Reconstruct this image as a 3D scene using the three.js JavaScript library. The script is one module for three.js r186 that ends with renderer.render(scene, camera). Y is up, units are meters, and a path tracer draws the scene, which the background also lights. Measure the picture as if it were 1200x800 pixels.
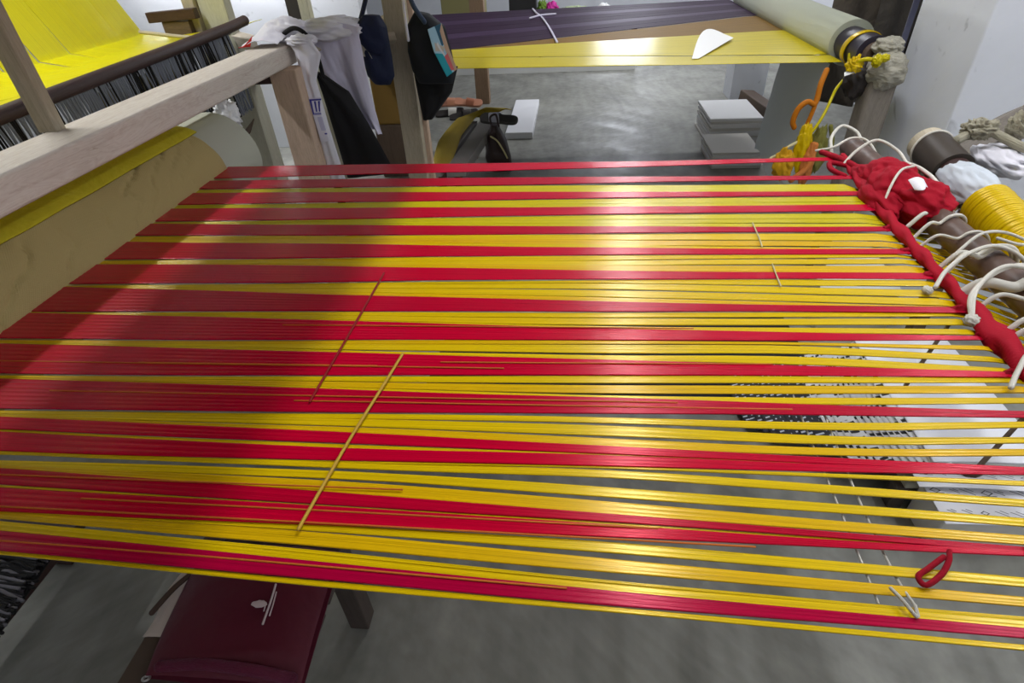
import * as THREE from 'three';
import { RoundedBoxGeometry } from 'three/addons/geometries/RoundedBoxGeometry.js';
import { mergeGeometries } from 'three/addons/utils/BufferGeometryUtils.js';
import { ImprovedNoise } from 'three/addons/math/ImprovedNoise.js';
import { RectAreaLightUniformsLib } from 'three/addons/lights/RectAreaLightUniformsLib.js';

// ---------------------------------------------------------------- camera, light, exposure
const scene = new THREE.Scene();
scene.background = new THREE.Color(0x05060a);
const camera = new THREE.PerspectiveCamera(2 * Math.atan(400 / 660) * 180 / Math.PI, 1.5, 0.05, 60);
camera.position.set(0, 1.45, 0);
camera.quaternion.setFromRotationMatrix(new THREE.Matrix4().makeBasis(
  new THREE.Vector3(0.9947, -0.0500, -0.0900).normalize(),
  new THREE.Vector3(-0.0148, 0.7990, -0.6011).normalize(),
  new THREE.Vector3(0.1020, 0.5993, 0.7940).normalize()));
const renderer = new THREE.WebGLRenderer({ antialias: true });
renderer.toneMapping = THREE.LinearToneMapping;
renderer.toneMappingExposure = 1.88;
renderer.shadowMap.enabled = true;
RectAreaLightUniformsLib.init();
const CEILING = 2.9;
// fluorescent fittings under the ceiling, some of them added fill: [x, z, length along z (0: along x), radiance]
const FITTINGS = [
  [0.32, -1.35, 1.5, 1, 36, 'white fluorescent ceiling fitting directly above the red and yellow warp'],
  [0.40, -3.80, 1.5, 1, 24, 'white fluorescent ceiling fitting above the purple and yellow warp'],
  [-2.30, -1.70, 1.5, 1, 54, 'white fluorescent ceiling fitting above the yellow warp sheet at the left'],
  [1.30, -6.30, 1.5, 0, 75, 'added unseen fill fitting on the ceiling near the back wall'],  // added fill to brighten the paper stacks and the far floor
  [1.20, 1.30, 1.5, 0, 13, 'added unseen fill fitting on the ceiling behind the viewer'],  // added fill for the foreground floor and the bag
  [1.75, -1.00, 1.2, 1, 30, 'white fluorescent ceiling fitting beside the white pier'],
];
const WINDOW_RADIANCE = 4;

// ---------------------------------------------------------------- helpers
const noise = new ImprovedNoise();
let seed = 7;
const rnd = () => { seed = (seed * 1664525 + 1013904223) % 4294967296; return seed / 4294967296; };
const fbm = (x, y, z, o = 4) => { let s = 0, a = 0.5, f = 1; for (let i = 0; i < o; i++) { s += a * noise.noise(x * f, y * f, z * f + i * 7.3); a *= 0.5; f *= 2.03; } return s; };
const V = (a) => new THREE.Vector3(a[0], a[1], a[2]);
const lerp = (a, b, t) => a + (b - a) * t;
const used = new Map();
function numbered(name) {
  const n = used.get(name) || 0; used.set(name, n + 1);
  return n ? name + '_' + String(n).padStart(3, '0') : name;
}
function tag(o, label, category, group, kind) {
  if (label) o.userData.label = label;
  if (category) o.userData.category = category;
  if (group) o.userData.group = group;
  if (kind) o.userData.kind = kind;
  return o;
}
function thing(name, label, category, position = [0, 0, 0], group) {
  const g = new THREE.Group(); g.name = numbered(name); g.position.set(...position); scene.add(g);
  return tag(g, label, category, group);
}
// a mesh given in world metres, put under a parent whose base stands elsewhere
function part(parent, name, geometry, material, label) {
  const m = new THREE.Mesh(geometry, material); m.name = parent === scene ? numbered(name) : name;
  m.castShadow = m.receiveShadow = true;
  parent.updateWorldMatrix(true, false);
  const p = new THREE.Vector3().setFromMatrixPosition(parent.matrixWorld);
  m.position.set(-p.x, -p.y, -p.z);
  if (parent === scene) m.position.set(0, 0, 0);
  if (label) m.userData.label = label;
  parent.add(m);
  return m;
}
function single(name, geometry, material, label, category, group, kind) {
  return tag(part(scene, name, geometry, material), label, category, group, kind);
}
function structure(name, geometry, material, parent = scene) {
  const m = part(parent, name, geometry, material);
  if (parent === scene) m.userData.kind = 'structure';
  return m;
}
// texture coordinates in metres, with u along the longest side
function metres(g, offset = 0) {
  g.computeBoundingBox();
  const s = g.boundingBox.getSize(new THREE.Vector3()), long = s.x >= s.y && s.x >= s.z ? 0 : s.y >= s.z ? 1 : 2;
  const p = g.attributes.position, n = g.attributes.normal, uv = new Float32Array(p.count * 2);
  for (let i = 0; i < p.count; i++) {
    const q = [p.getX(i), p.getY(i), p.getZ(i)], m = [Math.abs(n.getX(i)), Math.abs(n.getY(i)), Math.abs(n.getZ(i))];
    const drop = m[0] >= m[1] && m[0] >= m[2] ? 0 : m[1] >= m[2] ? 1 : 2;
    let ax = [0, 1, 2].filter((k) => k !== drop);
    if (ax[1] === long) ax = [ax[1], ax[0]];
    uv[2 * i] = q[ax[0]] + offset; uv[2 * i + 1] = q[ax[1]] + offset * 1.7 + drop * 0.37;
  }
  g.setAttribute('uv', new THREE.BufferAttribute(uv, 2));
  return g;
}
function box(x0, x1, y0, y1, z0, z1, r = 0.004) {
  const w = x1 - x0, h = y1 - y0, d = z1 - z0;
  const g = new RoundedBoxGeometry(w, h, d, 2, Math.min(r, w / 2.1, h / 2.1, d / 2.1));
  g.translate((x0 + x1) / 2, (y0 + y1) / 2, (z0 + z1) / 2);
  return metres(g, x0 * 3.1 + z0 * 1.3);
}
// a bar with a rectangular section from a to b
function bar(a, b, w, h, r = 0.004) {
  const A = V(a), B = V(b), d = B.clone().sub(A), L = d.length();
  const g = metres(new RoundedBoxGeometry(w, L, h, 2, Math.min(r, w / 2.1, h / 2.1)), a[0] * 2 + a[2]);
  g.applyQuaternion(new THREE.Quaternion().setFromUnitVectors(new THREE.Vector3(0, 1, 0), d.normalize()));
  g.translate((a[0] + b[0]) / 2, (a[1] + b[1]) / 2, (a[2] + b[2]) / 2);
  return g;
}
function rod(a, b, r0, r1 = r0, seg = 28, open = false) {
  const A = V(a), B = V(b), d = B.clone().sub(A), L = d.length();
  const g = new THREE.CylinderGeometry(r1, r0, L, seg, 1, open);
  const uv = g.attributes.uv; for (let i = 0; i < uv.count; i++) uv.setXY(i, uv.getY(i) * L, uv.getX(i) * 2 * Math.PI * r0);
  g.applyQuaternion(new THREE.Quaternion().setFromUnitVectors(new THREE.Vector3(0, 1, 0), d.normalize()));
  g.translate((a[0] + b[0]) / 2, (a[1] + b[1]) / 2, (a[2] + b[2]) / 2);
  return g;
}
// a round cord through points, its radius wavering slightly
function cord(points, r, seg = 40, closed = false, flat = 1) {
  const c = new THREE.CatmullRomCurve3(points.map(V), closed, 'centripetal');
  const g = new THREE.TubeGeometry(c, seg, r, 8, closed);
  if (flat !== 1) {
    const p = g.attributes.position;
    for (let i = 0; i <= seg; i++) { const q = c.getPointAt(Math.min(1, i / seg)); for (let k = 0; k <= 8; k++) { const j = i * 9 + k; p.setY(j, q.y + (p.getY(j) - q.y) * flat); } }
    g.computeVertexNormals();
  }
  return closed ? g : mergeGeometries([g, dot(points[0], r), dot(points[points.length - 1], r)]);
}
function dot(p, r) { const s = new THREE.SphereGeometry(r, 8, 6); s.translate(...p); return s; }
// a closed sheet of the given thickness over f(u, v) -> [x, y, z]
function sheet(f, nu, nv, thick = 0.002) {
  const P = [], N = [], pos = [], uv = [], idx = [];
  for (let j = 0; j <= nv; j++) for (let i = 0; i <= nu; i++) P.push(V(f(i / nu, j / nv)));
  const at = (i, j) => P[Math.min(nv, Math.max(0, j)) * (nu + 1) + Math.min(nu, Math.max(0, i))];
  for (let j = 0; j <= nv; j++) for (let i = 0; i <= nu; i++)
    N.push(at(i + 1, j).clone().sub(at(i - 1, j)).cross(at(i, j + 1).clone().sub(at(i, j - 1))).normalize());
  const M = P.length;
  let su = 0, sv = 0; for (let i = 0; i < nu; i++) su += at(i, 0).distanceTo(at(i + 1, 0)); for (let j = 0; j < nv; j++) sv += at(0, j).distanceTo(at(0, j + 1));
  for (const s of [0.5, -0.5]) for (let k = 0; k < M; k++) {
    const q = P[k].clone().addScaledVector(N[k], s * thick); pos.push(q.x, q.y, q.z);
    uv.push((k % (nu + 1)) / nu * su, Math.floor(k / (nu + 1)) / nv * sv);
  }
  const id = (i, j, s) => s * M + j * (nu + 1) + i;
  for (let j = 0; j < nv; j++) for (let i = 0; i < nu; i++) {
    idx.push(id(i, j, 0), id(i + 1, j, 0), id(i + 1, j + 1, 0), id(i, j, 0), id(i + 1, j + 1, 0), id(i, j + 1, 0));
    idx.push(id(i, j, 1), id(i + 1, j + 1, 1), id(i + 1, j, 1), id(i, j, 1), id(i, j + 1, 1), id(i + 1, j + 1, 1));
  }
  for (let j = 0; j < nv; j++) for (const i of [0, nu]) { const a = id(i, j, 0), b = id(i, j + 1, 0), c = id(i, j, 1), d = id(i, j + 1, 1); i ? idx.push(a, c, b, b, c, d) : idx.push(a, b, c, b, d, c); }
  for (let i = 0; i < nu; i++) for (const j of [0, nv]) { const a = id(i, j, 0), b = id(i + 1, j, 0), c = id(i, j, 1), d = id(i + 1, j, 1); j ? idx.push(a, b, c, b, d, c) : idx.push(a, c, b, b, c, d); }
  const g = new THREE.BufferGeometry();
  g.setAttribute('position', new THREE.Float32BufferAttribute(pos, 3)); g.setAttribute('uv', new THREE.Float32BufferAttribute(uv, 2)); g.setIndex(idx);
  g.computeVertexNormals();
  return g;
}
const along = (pts, t) => { const s = t * (pts.length - 1), i = Math.min(pts.length - 2, Math.floor(s)), f = s - i, k = f * f * (3 - 2 * f) * 0.5 + f * 0.5; return pts[i].map((c, n) => lerp(c, pts[i + 1][n], k)); };
// a soft filled or folded body between a left and a right outline, hanging at depth z
function puffy(left, right, z, depth, folds = 0.01, freq = 5, ex = 0.45, slant = 0) {
  const nu = 22, nv = 30, pos = [], idx = [], uv = [];
  for (const s of [1, -1]) for (let j = 0; j <= nv; j++) for (let i = 0; i <= nu; i++) {
    const v = j / nv, u = i / nu, a = along(left, v), b = along(right, v);
    const x = lerp(a[0], b[0], u), y = lerp(a[1], b[1], u);
    const edge = Math.pow(Math.max(0, Math.sin(Math.PI * u)), ex) * Math.pow(Math.max(0, Math.sin(Math.PI * lerp(0.04, 0.96, v))), ex);
    const f = folds * (Math.sin(u * freq * 6.28 + 1.5 * Math.sin(v * 4 + freq)) * 0.5 + fbm(u * freq, v * 2.2, z * 3 + s) * 1.4) * edge;
    pos.push(x, y, z + s * (0.5 * depth * edge) + f + slant * v); uv.push(x, y);
  }
  const M = (nu + 1) * (nv + 1), id = (i, j, s) => s * M + j * (nu + 1) + i;
  for (let j = 0; j < nv; j++) for (let i = 0; i < nu; i++) {
    idx.push(id(i, j, 0), id(i, j + 1, 0), id(i + 1, j + 1, 0), id(i, j, 0), id(i + 1, j + 1, 0), id(i + 1, j, 0));
    idx.push(id(i, j, 1), id(i + 1, j + 1, 1), id(i, j + 1, 1), id(i, j, 1), id(i + 1, j, 1), id(i + 1, j + 1, 1));
  }
  for (let j = 0; j < nv; j++) for (const i of [0, nu]) { const a = id(i, j, 0), b = id(i, j + 1, 0), c = id(i, j, 1), d = id(i, j + 1, 1); i ? idx.push(a, b, c, b, d, c) : idx.push(a, c, b, b, c, d); }
  for (let i = 0; i < nu; i++) for (const j of [0, nv]) { const a = id(i, j, 0), b = id(i + 1, j, 0), c = id(i, j, 1), d = id(i + 1, j, 1); j ? idx.push(a, c, b, b, c, d) : idx.push(a, b, c, b, d, c); }
  const g = new THREE.BufferGeometry();
  g.setAttribute('position', new THREE.Float32BufferAttribute(pos, 3)); g.setAttribute('uv', new THREE.Float32BufferAttribute(uv, 2)); g.setIndex(idx);
  g.computeVertexNormals();
  return g;
}
// a lumpy body: an ellipsoid pushed in and out by noise
function lump(c, s, amp, freq, det = 40, off = 0) {
  const g = new THREE.SphereGeometry(1, det, Math.round(det * 0.7)), p = g.attributes.position;
  for (let i = 0; i < p.count; i++) {
    const x = p.getX(i), y = p.getY(i), z = p.getZ(i), k = 1 + amp * (fbm(x * freq + off, y * freq, z * freq + off, 3) - Math.abs(fbm(z * freq * 0.8, x * freq * 0.8 + off, y * freq, 2)) * 1.2);
    p.setXYZ(i, c[0] + x * s[0] * k, c[1] + y * s[1] * k, c[2] + z * s[2] * k);
  }
  g.computeVertexNormals();
  return g;
}

// ---------------------------------------------------------------- textures and materials
function texture(w, h, f, srgb, rx = 1, ry = 1) {
  const d = new Uint8Array(w * h * 4);
  for (let y = 0; y < h; y++) for (let x = 0; x < w; x++) { const c = f(x / w, y / h), i = (y * w + x) * 4; d[i] = c[0]; d[i + 1] = c[1]; d[i + 2] = c[2]; d[i + 3] = 255; }
  const t = new THREE.DataTexture(d, w, h); t.wrapS = t.wrapT = THREE.RepeatWrapping; t.magFilter = THREE.LinearFilter; t.minFilter = THREE.LinearMipmapLinearFilter; t.generateMipmaps = true;
  if (srgb) t.colorSpace = THREE.SRGBColorSpace;
  t.repeat.set(rx, ry); t.needsUpdate = true; return t;
}
const loop = (u, v, f, k) => { // noise that repeats over the unit square
  const a = u * Math.PI * 2, b = v * Math.PI * 2;
  return fbm(Math.cos(a) * f + 3, Math.sin(a) * f + Math.cos(b) * k, Math.sin(b) * k + 5, 5);
};
function woodMaterial(light, dark, rough = 0.7, spots = 0.6) {
  const a = new THREE.Color(light), b = new THREE.Color(dark), A = [a.r, a.g, a.b], B = [b.r, b.g, b.b];
  const grey = (u, v) => {
    const ring = Math.sin((v * 26 + loop(u, v, 0.5, 1.1) * 7) * 6.28) * 0.5 + 0.5;
    const t = 0.25 + 0.3 * loop(u, v, 0.7, 2.4) + ring * 0.16 + (loop(u, v, 1.4, 17) > 0.16 ? 0.16 : 0);
    const k = loop(u + 0.31, v + 0.2, 2.6, 2.6); return t + (k > 0.42 ? (k - 0.42) * 4 * spots : 0);
  };
  const map = texture(512, 256, (u, v) => { const t = Math.min(1, Math.max(0, grey(u, v))); return A.map((c, i) => 255 * Math.pow(lerp(c, B[i], t), 1 / 2.2)); }, true, 1.4, 3.2);
  const bump = texture(256, 256, (u, v) => { const t = 255 * (0.7 - 0.6 * grey(u, v)); return [t, t, t]; }, false, 1.4, 3.2);
  return new THREE.MeshStandardMaterial({ map, bumpMap: bump, bumpScale: 0.0012, roughness: rough });
}
const plain = (color, roughness = 0.7, extra = {}) => new THREE.MeshPhysicalMaterial({ color, roughness, ...extra });
const weave = texture(128, 128, (u, v) => { const t = 128 + 100 * Math.sin(u * 6.283 * 8) * Math.sin(v * 6.283 * 8); return [t, t, t]; }, false, 25, 25);
const crumple = texture(256, 256, (u, v) => { const t = 128 + 190 * loop(u, v, 1.6, 1.6); return [t, t, t]; }, false, 3, 3);
const fabric = (color, roughness = 0.85, extra = {}) => new THREE.MeshPhysicalMaterial({ color, roughness, bumpMap: weave, bumpScale: 0.0004, sheen: 0.25, sheenRoughness: 0.6, sheenColor: new THREE.Color(color).lerp(new THREE.Color(0xffffff), 0.3), ...extra });
const fibres = texture(64, 256, (u, v) => { const t = 150 + 70 * Math.sin(v * 6.283 * 40 + 2 * Math.sin(v * 19)) + 90 * loop(u, v, 0.25, 9); return [t, t, t]; }, false, 2, 25);
const fibreTone = texture(64, 512, (u, v) => { const t = 232 + 60 * loop(u, v, 0.4, 12); return [t, t, t]; }, true, 0.7, 12);
const yarn = (color, roughness = 0.2, extra = {}, tint = 0.26) => new THREE.MeshPhysicalMaterial({ color, roughness, map: fibreTone, bumpMap: fibres, bumpScale: 0.00004, ior: 1.65, specularColor: new THREE.Color(color).lerp(new THREE.Color(0xffffff), tint), ...extra });

const floorMap = texture(1024, 1024, (u, v) => {
  const a = loop(u, v, 0.9, 0.9), b = loop(u + 0.3, v, 4, 4), c = loop(u, v + 0.6, 13, 13), s = loop(u * 1 + 0.7, v + 0.4, 1.3, 7);
  const t = 138 + 34 * a + 20 * b + 16 * c + 22 * s; return [t, t * 1.0, t * 0.95];
}, true, 0.34, 0.34);
const floorRough = texture(512, 512, (u, v) => { const t = 130 + 60 * loop(u, v, 2, 2) + 40 * loop(u + 0.5, v, 9, 9); return [t, t, t]; }, false, 0.34, 0.34);
const wallBump = texture(256, 256, (u, v) => { const t = 128 + 90 * loop(u, v, 3, 3) + 30 * loop(u, v, 12, 12); return [t, t, t]; }, false, 1, 1);
const wallMap = texture(512, 512, (u, v) => { const k = loop(u, v, 1.2, 1.2), s = loop(u + 0.2, v + 0.7, 5, 5); const t = 232 + 10 * k - (s > 0.33 ? (s - 0.33) * 160 : 0); return [t, t, t * 0.995]; }, true, 0.6, 0.6);

const M = {
  floor: new THREE.MeshPhysicalMaterial({ map: floorMap, roughnessMap: floorRough, roughness: 0.95, bumpMap: wallBump, bumpScale: 0.0002, specularIntensity: 0.6 }),
  wall: new THREE.MeshStandardMaterial({ map: wallMap, bumpMap: wallBump, bumpScale: 0.001, roughness: 0.85, color: 0xf4f7ff }),
  ceiling: plain('#e9e9e6', 0.9),
  wood: woodMaterial('#efe9df', '#b39d8b', 0.72, 0.8),
  greyWood: woodMaterial('#cabfa8', '#8f836c', 0.75, 1.1),
  tanWood: woodMaterial('#e2c8b0', '#a88a70', 0.72, 1.2),
  paleWood: woodMaterial('#cfcdbb', '#a3a08c', 0.75, 0.4),
  darkWood: woodMaterial('#4a2f2b', '#24110f', 0.5, 0.3),
  brownWood: woodMaterial('#6f5a49', '#3a2a20', 0.65, 0.6),
  benchWood: woodMaterial('#5b4f48', '#3a302b', 0.7, 0.4),
  concrete: woodMaterial('#8d857a', '#5e564d', 0.9, 1.2),
  pipe: plain('#5d4940', 0.42, { bumpMap: crumple, bumpScale: 0.001 }),
  red: yarn('#cc0230', 0.2, {}, 0.1), redDeep: yarn('#c0022e', 0.24, {}, 0.1), crimson: yarn('#b4043a', 0.2, {}, 0.1),
  yellow: yarn('#e8c40a'), lemon: yarn('#d6c614'), amber: yarn('#e6b80c'),
  brightLemon: yarn('#e6dc08', 0.4),
  purple: yarn('#341f38', 0.6, { ior: 1.25 }), plum: yarn('#40294a', 0.55, { ior: 1.35 }), umber: yarn('#8a6a32', 0.6, { ior: 1.25 }), border: yarn('#dfcb10', 0.3, { ior: 1.4 }),
  redCloth: new THREE.MeshPhysicalMaterial({ color: '#a30522', roughness: 0.75, bumpMap: weave, bumpScale: 0.0003, specularIntensity: 0.4 }),
  whiteCord: fabric('#e6e2d6', 0.75),
  cream: fabric('#d9cf9f', 0.7),
  white: fabric('#eceaf2', 0.8), lilac: fabric('#d9d5e8', 0.8),
  navy: fabric('#0e1a3c', 0.7, { bumpMap: crumple, bumpScale: 0.003 }), ink: fabric('#10151d', 0.75), black: fabric('#0b0a0d', 0.8),
  paper: plain('#f6f6f6', 0.8, { bumpMap: crumple, bumpScale: 0.0006 }),
  paperEdge: plain('#e2dfd8', 0.85),
  clothYellow: fabric('#b09a2c', 0.8), oliveGold: fabric('#9a8a55', 0.9),
};

// ---------------------------------------------------------------- the room
const ROOM = { x0: -5, x1: 2.45, z0: -9.4, z1: 2.4 };
structure('floor', box(ROOM.x0 - 0.2, ROOM.x1 + 0.2, -0.15, 0, ROOM.z0 - 0.2, ROOM.z1 + 0.2, 0.001), M.floor);
structure('ceiling', box(ROOM.x0 - 0.2, ROOM.x1 + 0.2, CEILING, CEILING + 0.15, ROOM.z0 - 0.2, ROOM.z1 + 0.2, 0.001), M.ceiling);
structure('wall_left', box(ROOM.x0 - 0.2, ROOM.x0, 0, CEILING, ROOM.z0, ROOM.z1, 0.001), M.wall);
structure('wall_right', box(ROOM.x1, ROOM.x1 + 0.2, 0, CEILING, ROOM.z0, ROOM.z1, 0.001), M.wall);
structure('wall_front', box(ROOM.x0 - 0.2, ROOM.x1 + 0.2, 0, CEILING, ROOM.z1, ROOM.z1 + 0.2, 0.001), M.wall);
{ // back wall with a wide window high above the far loom
  const w0 = 0.3, w1 = 1.2, h0 = 1.05, h1 = 2.2, z0 = ROOM.z0 - 0.2, z1 = ROOM.z0;
  structure('wall_back', mergeGeometries([
    box(ROOM.x0 - 0.2, w0, 0, CEILING, z0, z1, 0.001), box(w1, ROOM.x1 + 0.2, 0, CEILING, z0, z1, 0.001),
    box(w0, w1, 0, h0, z0, z1, 0.001), box(w0, w1, h1, CEILING, z0, z1, 0.001)]), M.wall);
  const win = new THREE.Group(); win.name = 'window_1'; win.userData.kind = 'structure'; scene.add(win);
  const fr = [box(w0, w1, h0, h0 + 0.05, z1 - 0.14, z1 - 0.06), box(w0, w1, h1 - 0.05, h1, z1 - 0.14, z1 - 0.06)];
  for (let i = 0; i <= 2; i++) { const x = lerp(w0, w1 - 0.05, i / 2); fr.push(box(x, x + 0.05, h0, h1, z1 - 0.14, z1 - 0.06)); }
  structure('window_frame', mergeGeometries(fr), M.ceiling, win);
  for (let i = 0; i < 2; i++) {
    const x = lerp(w0, w1 - 0.05, i / 2) + 0.05, x2 = lerp(w0, w1 - 0.05, (i + 1) / 2);
    structure('pane', box(x, x2, h0 + 0.05, h1 - 0.05, z1 - 0.12, z1 - 0.11, 0.001), new THREE.MeshStandardMaterial({ color: 0xffffff, roughness: 0.4, emissive: 0xf2f6ff, emissiveIntensity: 1.0 }), win);
  }
  const L = new THREE.RectAreaLight(0xeef3ff, WINDOW_RADIANCE, w1 - w0 - 0.1, h1 - h0 - 0.1);
  L.position.set((w0 + w1) / 2, (h0 + h1) / 2, z1 - 0.05); L.lookAt((w0 + w1) / 2, (h0 + h1) / 2, 0); scene.add(L);
}
structure('wall_partition', box(ROOM.x0, -1.55, 0, CEILING, -4.75, -4.6, 0.004), M.wall);
structure('wall_pier', box(1.365, ROOM.x1, 0, CEILING, -2.72, -2.26, 0.008), M.wall);
structure('wall_column', box(1.44, 1.74, 0, CEILING, -5.98, -5.68, 0.006), M.wall);
for (const [x, z, len, alongZ, power, label] of FITTINGS) {
  const w = alongZ ? 0.11 : len, d = alongZ ? len : 0.11;
  const t = thing('ceiling_lamp', label, 'lamp', [x, CEILING, z]);
  part(t, 'housing', box(x - w / 2, x + w / 2, CEILING - 0.05, CEILING, z - d / 2, z + d / 2, 0.008), M.ceiling);
  const k = 0.012;
  part(t, 'diffuser', box(x - w / 2 + k, x + w / 2 - k, CEILING - 0.085, CEILING - 0.05, z - d / 2 + k, z + d / 2 - k, 0.012),
    new THREE.MeshStandardMaterial({ color: 0xffffff, roughness: 0.5, emissive: 0xfafbff, emissiveIntensity: 2.2 }));
  const L = new THREE.RectAreaLight(0xf8faff, power, w - 2 * k, d - 2 * k);
  L.position.set(x, CEILING - 0.09, z); L.lookAt(x, 0, z); scene.add(L);
}

{ // added fill tube, out of view, put in to brighten the partition
  const t = thing('added_wall_lamp', 'added unseen fill tube fixed low on the white partition', 'lamp', [-2.5, 1.5, -4.6]);
  part(t, 'housing', box(-3.3, -1.7, 1.47, 1.53, -4.6, -4.57, 0.006), M.ceiling);
  part(t, 'tube', rod([-3.25, 1.5, -4.55], [-1.75, 1.5, -4.55], 0.016), new THREE.MeshStandardMaterial({ color: 0xffffff, emissive: 0xfafbff, emissiveIntensity: 2.2 }));
  for (const [rx, y] of [[0, 1.5]]) { const L = new THREE.RectAreaLight(0xf8faff, 60, 1.5, 0.05); L.position.set(-2.5, y, -4.52); L.lookAt(-2.5, y - 0.6, -4.95); scene.add(L); }
}

// ---------------------------------------------------------------- the near loom: frame, cloth roll
{
  const t = thing('loom_frame', 'pale rough timber loom frame with a thick rail above the yellow-brown cloth roll', 'loom', [-1.11, 0, -1.2]);
  part(t, 'rail', bar([-1.11, 1.0875, -0.1], [-1.11, 1.0875, -2.27], 0.13, 0.068, 0.008), M.wood);
  part(t, 'leg', bar([-1.055, 0, -2.18], [-1.055, 1.054, -2.18], 0.105, 0.085, 0.006), M.tanWood);
  part(t, 'leg', bar([-1.11, 0, -0.2], [-1.11, 1.054, -0.2], 0.105, 0.085, 0.006), M.tanWood);
  part(t, 'upright', bar([-1.165, 1.12, -1.2], [-1.165, 2.1, -1.2], 0.045, 0.03, 0.003), M.greyWood);
  // added plank platform, out of view, that shades the left warp; uprights carry it
  part(t, 'upright', bar([-1.165, 1.12, -0.35], [-1.165, 2.1, -0.35], 0.045, 0.03, 0.003), M.greyWood);
  for (const z of [-0.35, -1.2]) part(t, 'added_shade_beam', bar([-1.48, 1.72, z + 0.04], [-0.09, 1.72, z + 0.04], 0.05, 0.06), M.brownWood);
  for (let i = 0; i < 9; i++) { const x = -1.40 + i * 0.155; part(t, 'plank', box(x - 0.074, x + 0.074, 1.752, 1.775, -2.6, -0.12, 0.003), i % 2 ? M.darkWood : M.brownWood); }
  part(t, 'cross_bar', bar([-1.05, 1.09, -2.29], [-0.72, 1.09, -2.5], 0.035, 0.035), M.greyWood);
  part(t, 'side_post', bar([-0.715, 0, -2.52], [-0.7, 2.2, -2.52], 0.088, 0.05, 0.004), M.greyWood);
  part(t, 'side_post', bar([-0.668, 0, -2.57], [-0.652, 2.2, -2.57], 0.03, 0.04, 0.004), M.tanWood);
}
{
  const t = thing('cloth_roll', 'fat roll of finished yellow-brown cloth under the thick wooden rail', 'cloth roll', [-1.16, 0.87, -0.9]);
  const R = 0.145;
  part(t, 'cloth', sheet((u, v) => {
    const a = lerp(-1.6, 3.9, u), z = lerp(-0.12, -1.56, v);
    const e = Math.max(0, Math.sin((a + 0.35) * 1.0)), s = z * 9 + a * 2.2 + fbm(z * 2, a, 1) * 3;
    const k = -0.009 * e * Math.pow(Math.max(0, Math.sin(s * 6.3)), 10) * Math.min(1.2, Math.max(0, 0.15 + fbm(z * 2.7, 2, a * 0.6) * 3)) + 0.008 * fbm(z * 3, a * 1.5, 4);
    return [-1.16 + (R + k) * Math.cos(a), 0.87 + (R + k) * Math.sin(a), z + 0.03 * Math.max(0, 1 - v * 12) * 0];
  }, 110, 330, 0.003), new THREE.MeshPhysicalMaterial({ color: '#b3a069', roughness: 0.9, bumpMap: weave, bumpScale: 0.0006, sheen: 0.2, sheenRoughness: 0.5, sheenColor: new THREE.Color('#c8b878') }));
  part(t, 'beam', rod([-1.16, 0.87, -0.05], [-1.16, 0.87, -1.6], 0.112, 0.112, 48), M.paleWood);
  part(t, 'flange', rod([-1.16, 0.87, -1.57], [-1.16, 0.87, -1.77], 0.138, 0.138, 48), plain('#b5b5a4', 0.75), 'pale bare end of the roll');
  part(t, 'yellow_selvedge', sheet((u, v) => {
    const a = lerp(1.05, 1.75, u) + 0.03 * fbm(v * 9, 1, 2), z = lerp(-0.12, -1.58, v), k = R + 0.006 + 0.003 * fbm(v * 14, u * 3, 5);
    return [-1.16 + k * Math.cos(a), 0.87 + k * Math.sin(a), z];
  }, 12, 80, 0.003), fabric('#c2b41c', 0.9, { bumpMap: crumple, bumpScale: 0.003 }), 'bright mossy yellow strip');
}

// ---------------------------------------------------------------- the warp
const STATIONS = [-1.02, -0.6, -0.25, 0.05, 0.35, 0.66, 0.86];
// per band: distance of its middle from the camera plane and its width, in millimetres, at each station
const RED_BANDS = [
  [1529,94, 1531,79, 1533,63, 1537,48, 1542,33, 1548,23, 1552,23],
  [1433,61, 1430,57, 1428,53, 1425,44, 1422,31, 1419,23, 1418,23],
  [1336,76, 1333,64, 1330,50, 1328,38, 1324,28, 1321,23, 1319,23],
  [1234,76, 1234,65, 1235,50, 1236,41, 1237,35, 1238,32, 1238,32],
  [1150,61, 1144,54, 1139,43, 1136,34, 1134,23, 1133,20, 1132,20],
  [1047,80, 1043,67, 1039,45, 1037,30, 1035,21, 1033,19, 1032,19],
  [943,81, 944,69, 944,47, 943,32, 942,22, 941,20, 940,20],
  [846,91, 841,63, 837,45, 834,32, 833,18, 831,17, 830,17],
  [757,81, 754,66, 754,46, 753,32, 752,22, 755,8, 757,8],
  [660,82, 662,68, 665,50, 667,36, 668,22, 668,10, 668,10],
  [575,71, 577,59, 580,44, 583,32, 585,19, 587,10, 588,10],
  [516,23, 510,23, 506,19, 501,13, 495,10, 490,6, 488,6],
  [482,41, 477,30, 478,19, 483,18, 484,10, 491,6, 494,6],
  [427,26, 416,24, 407,18, 398,10, 387,7, 375,6, 369,6],
  [386,40, 384,33, 383,24, 381,16, 378,7, 378,6, 378,6],
  [341,28, 326,24, 314,20, 303,15, 295,10, 286,10, 280,10],
];
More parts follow.
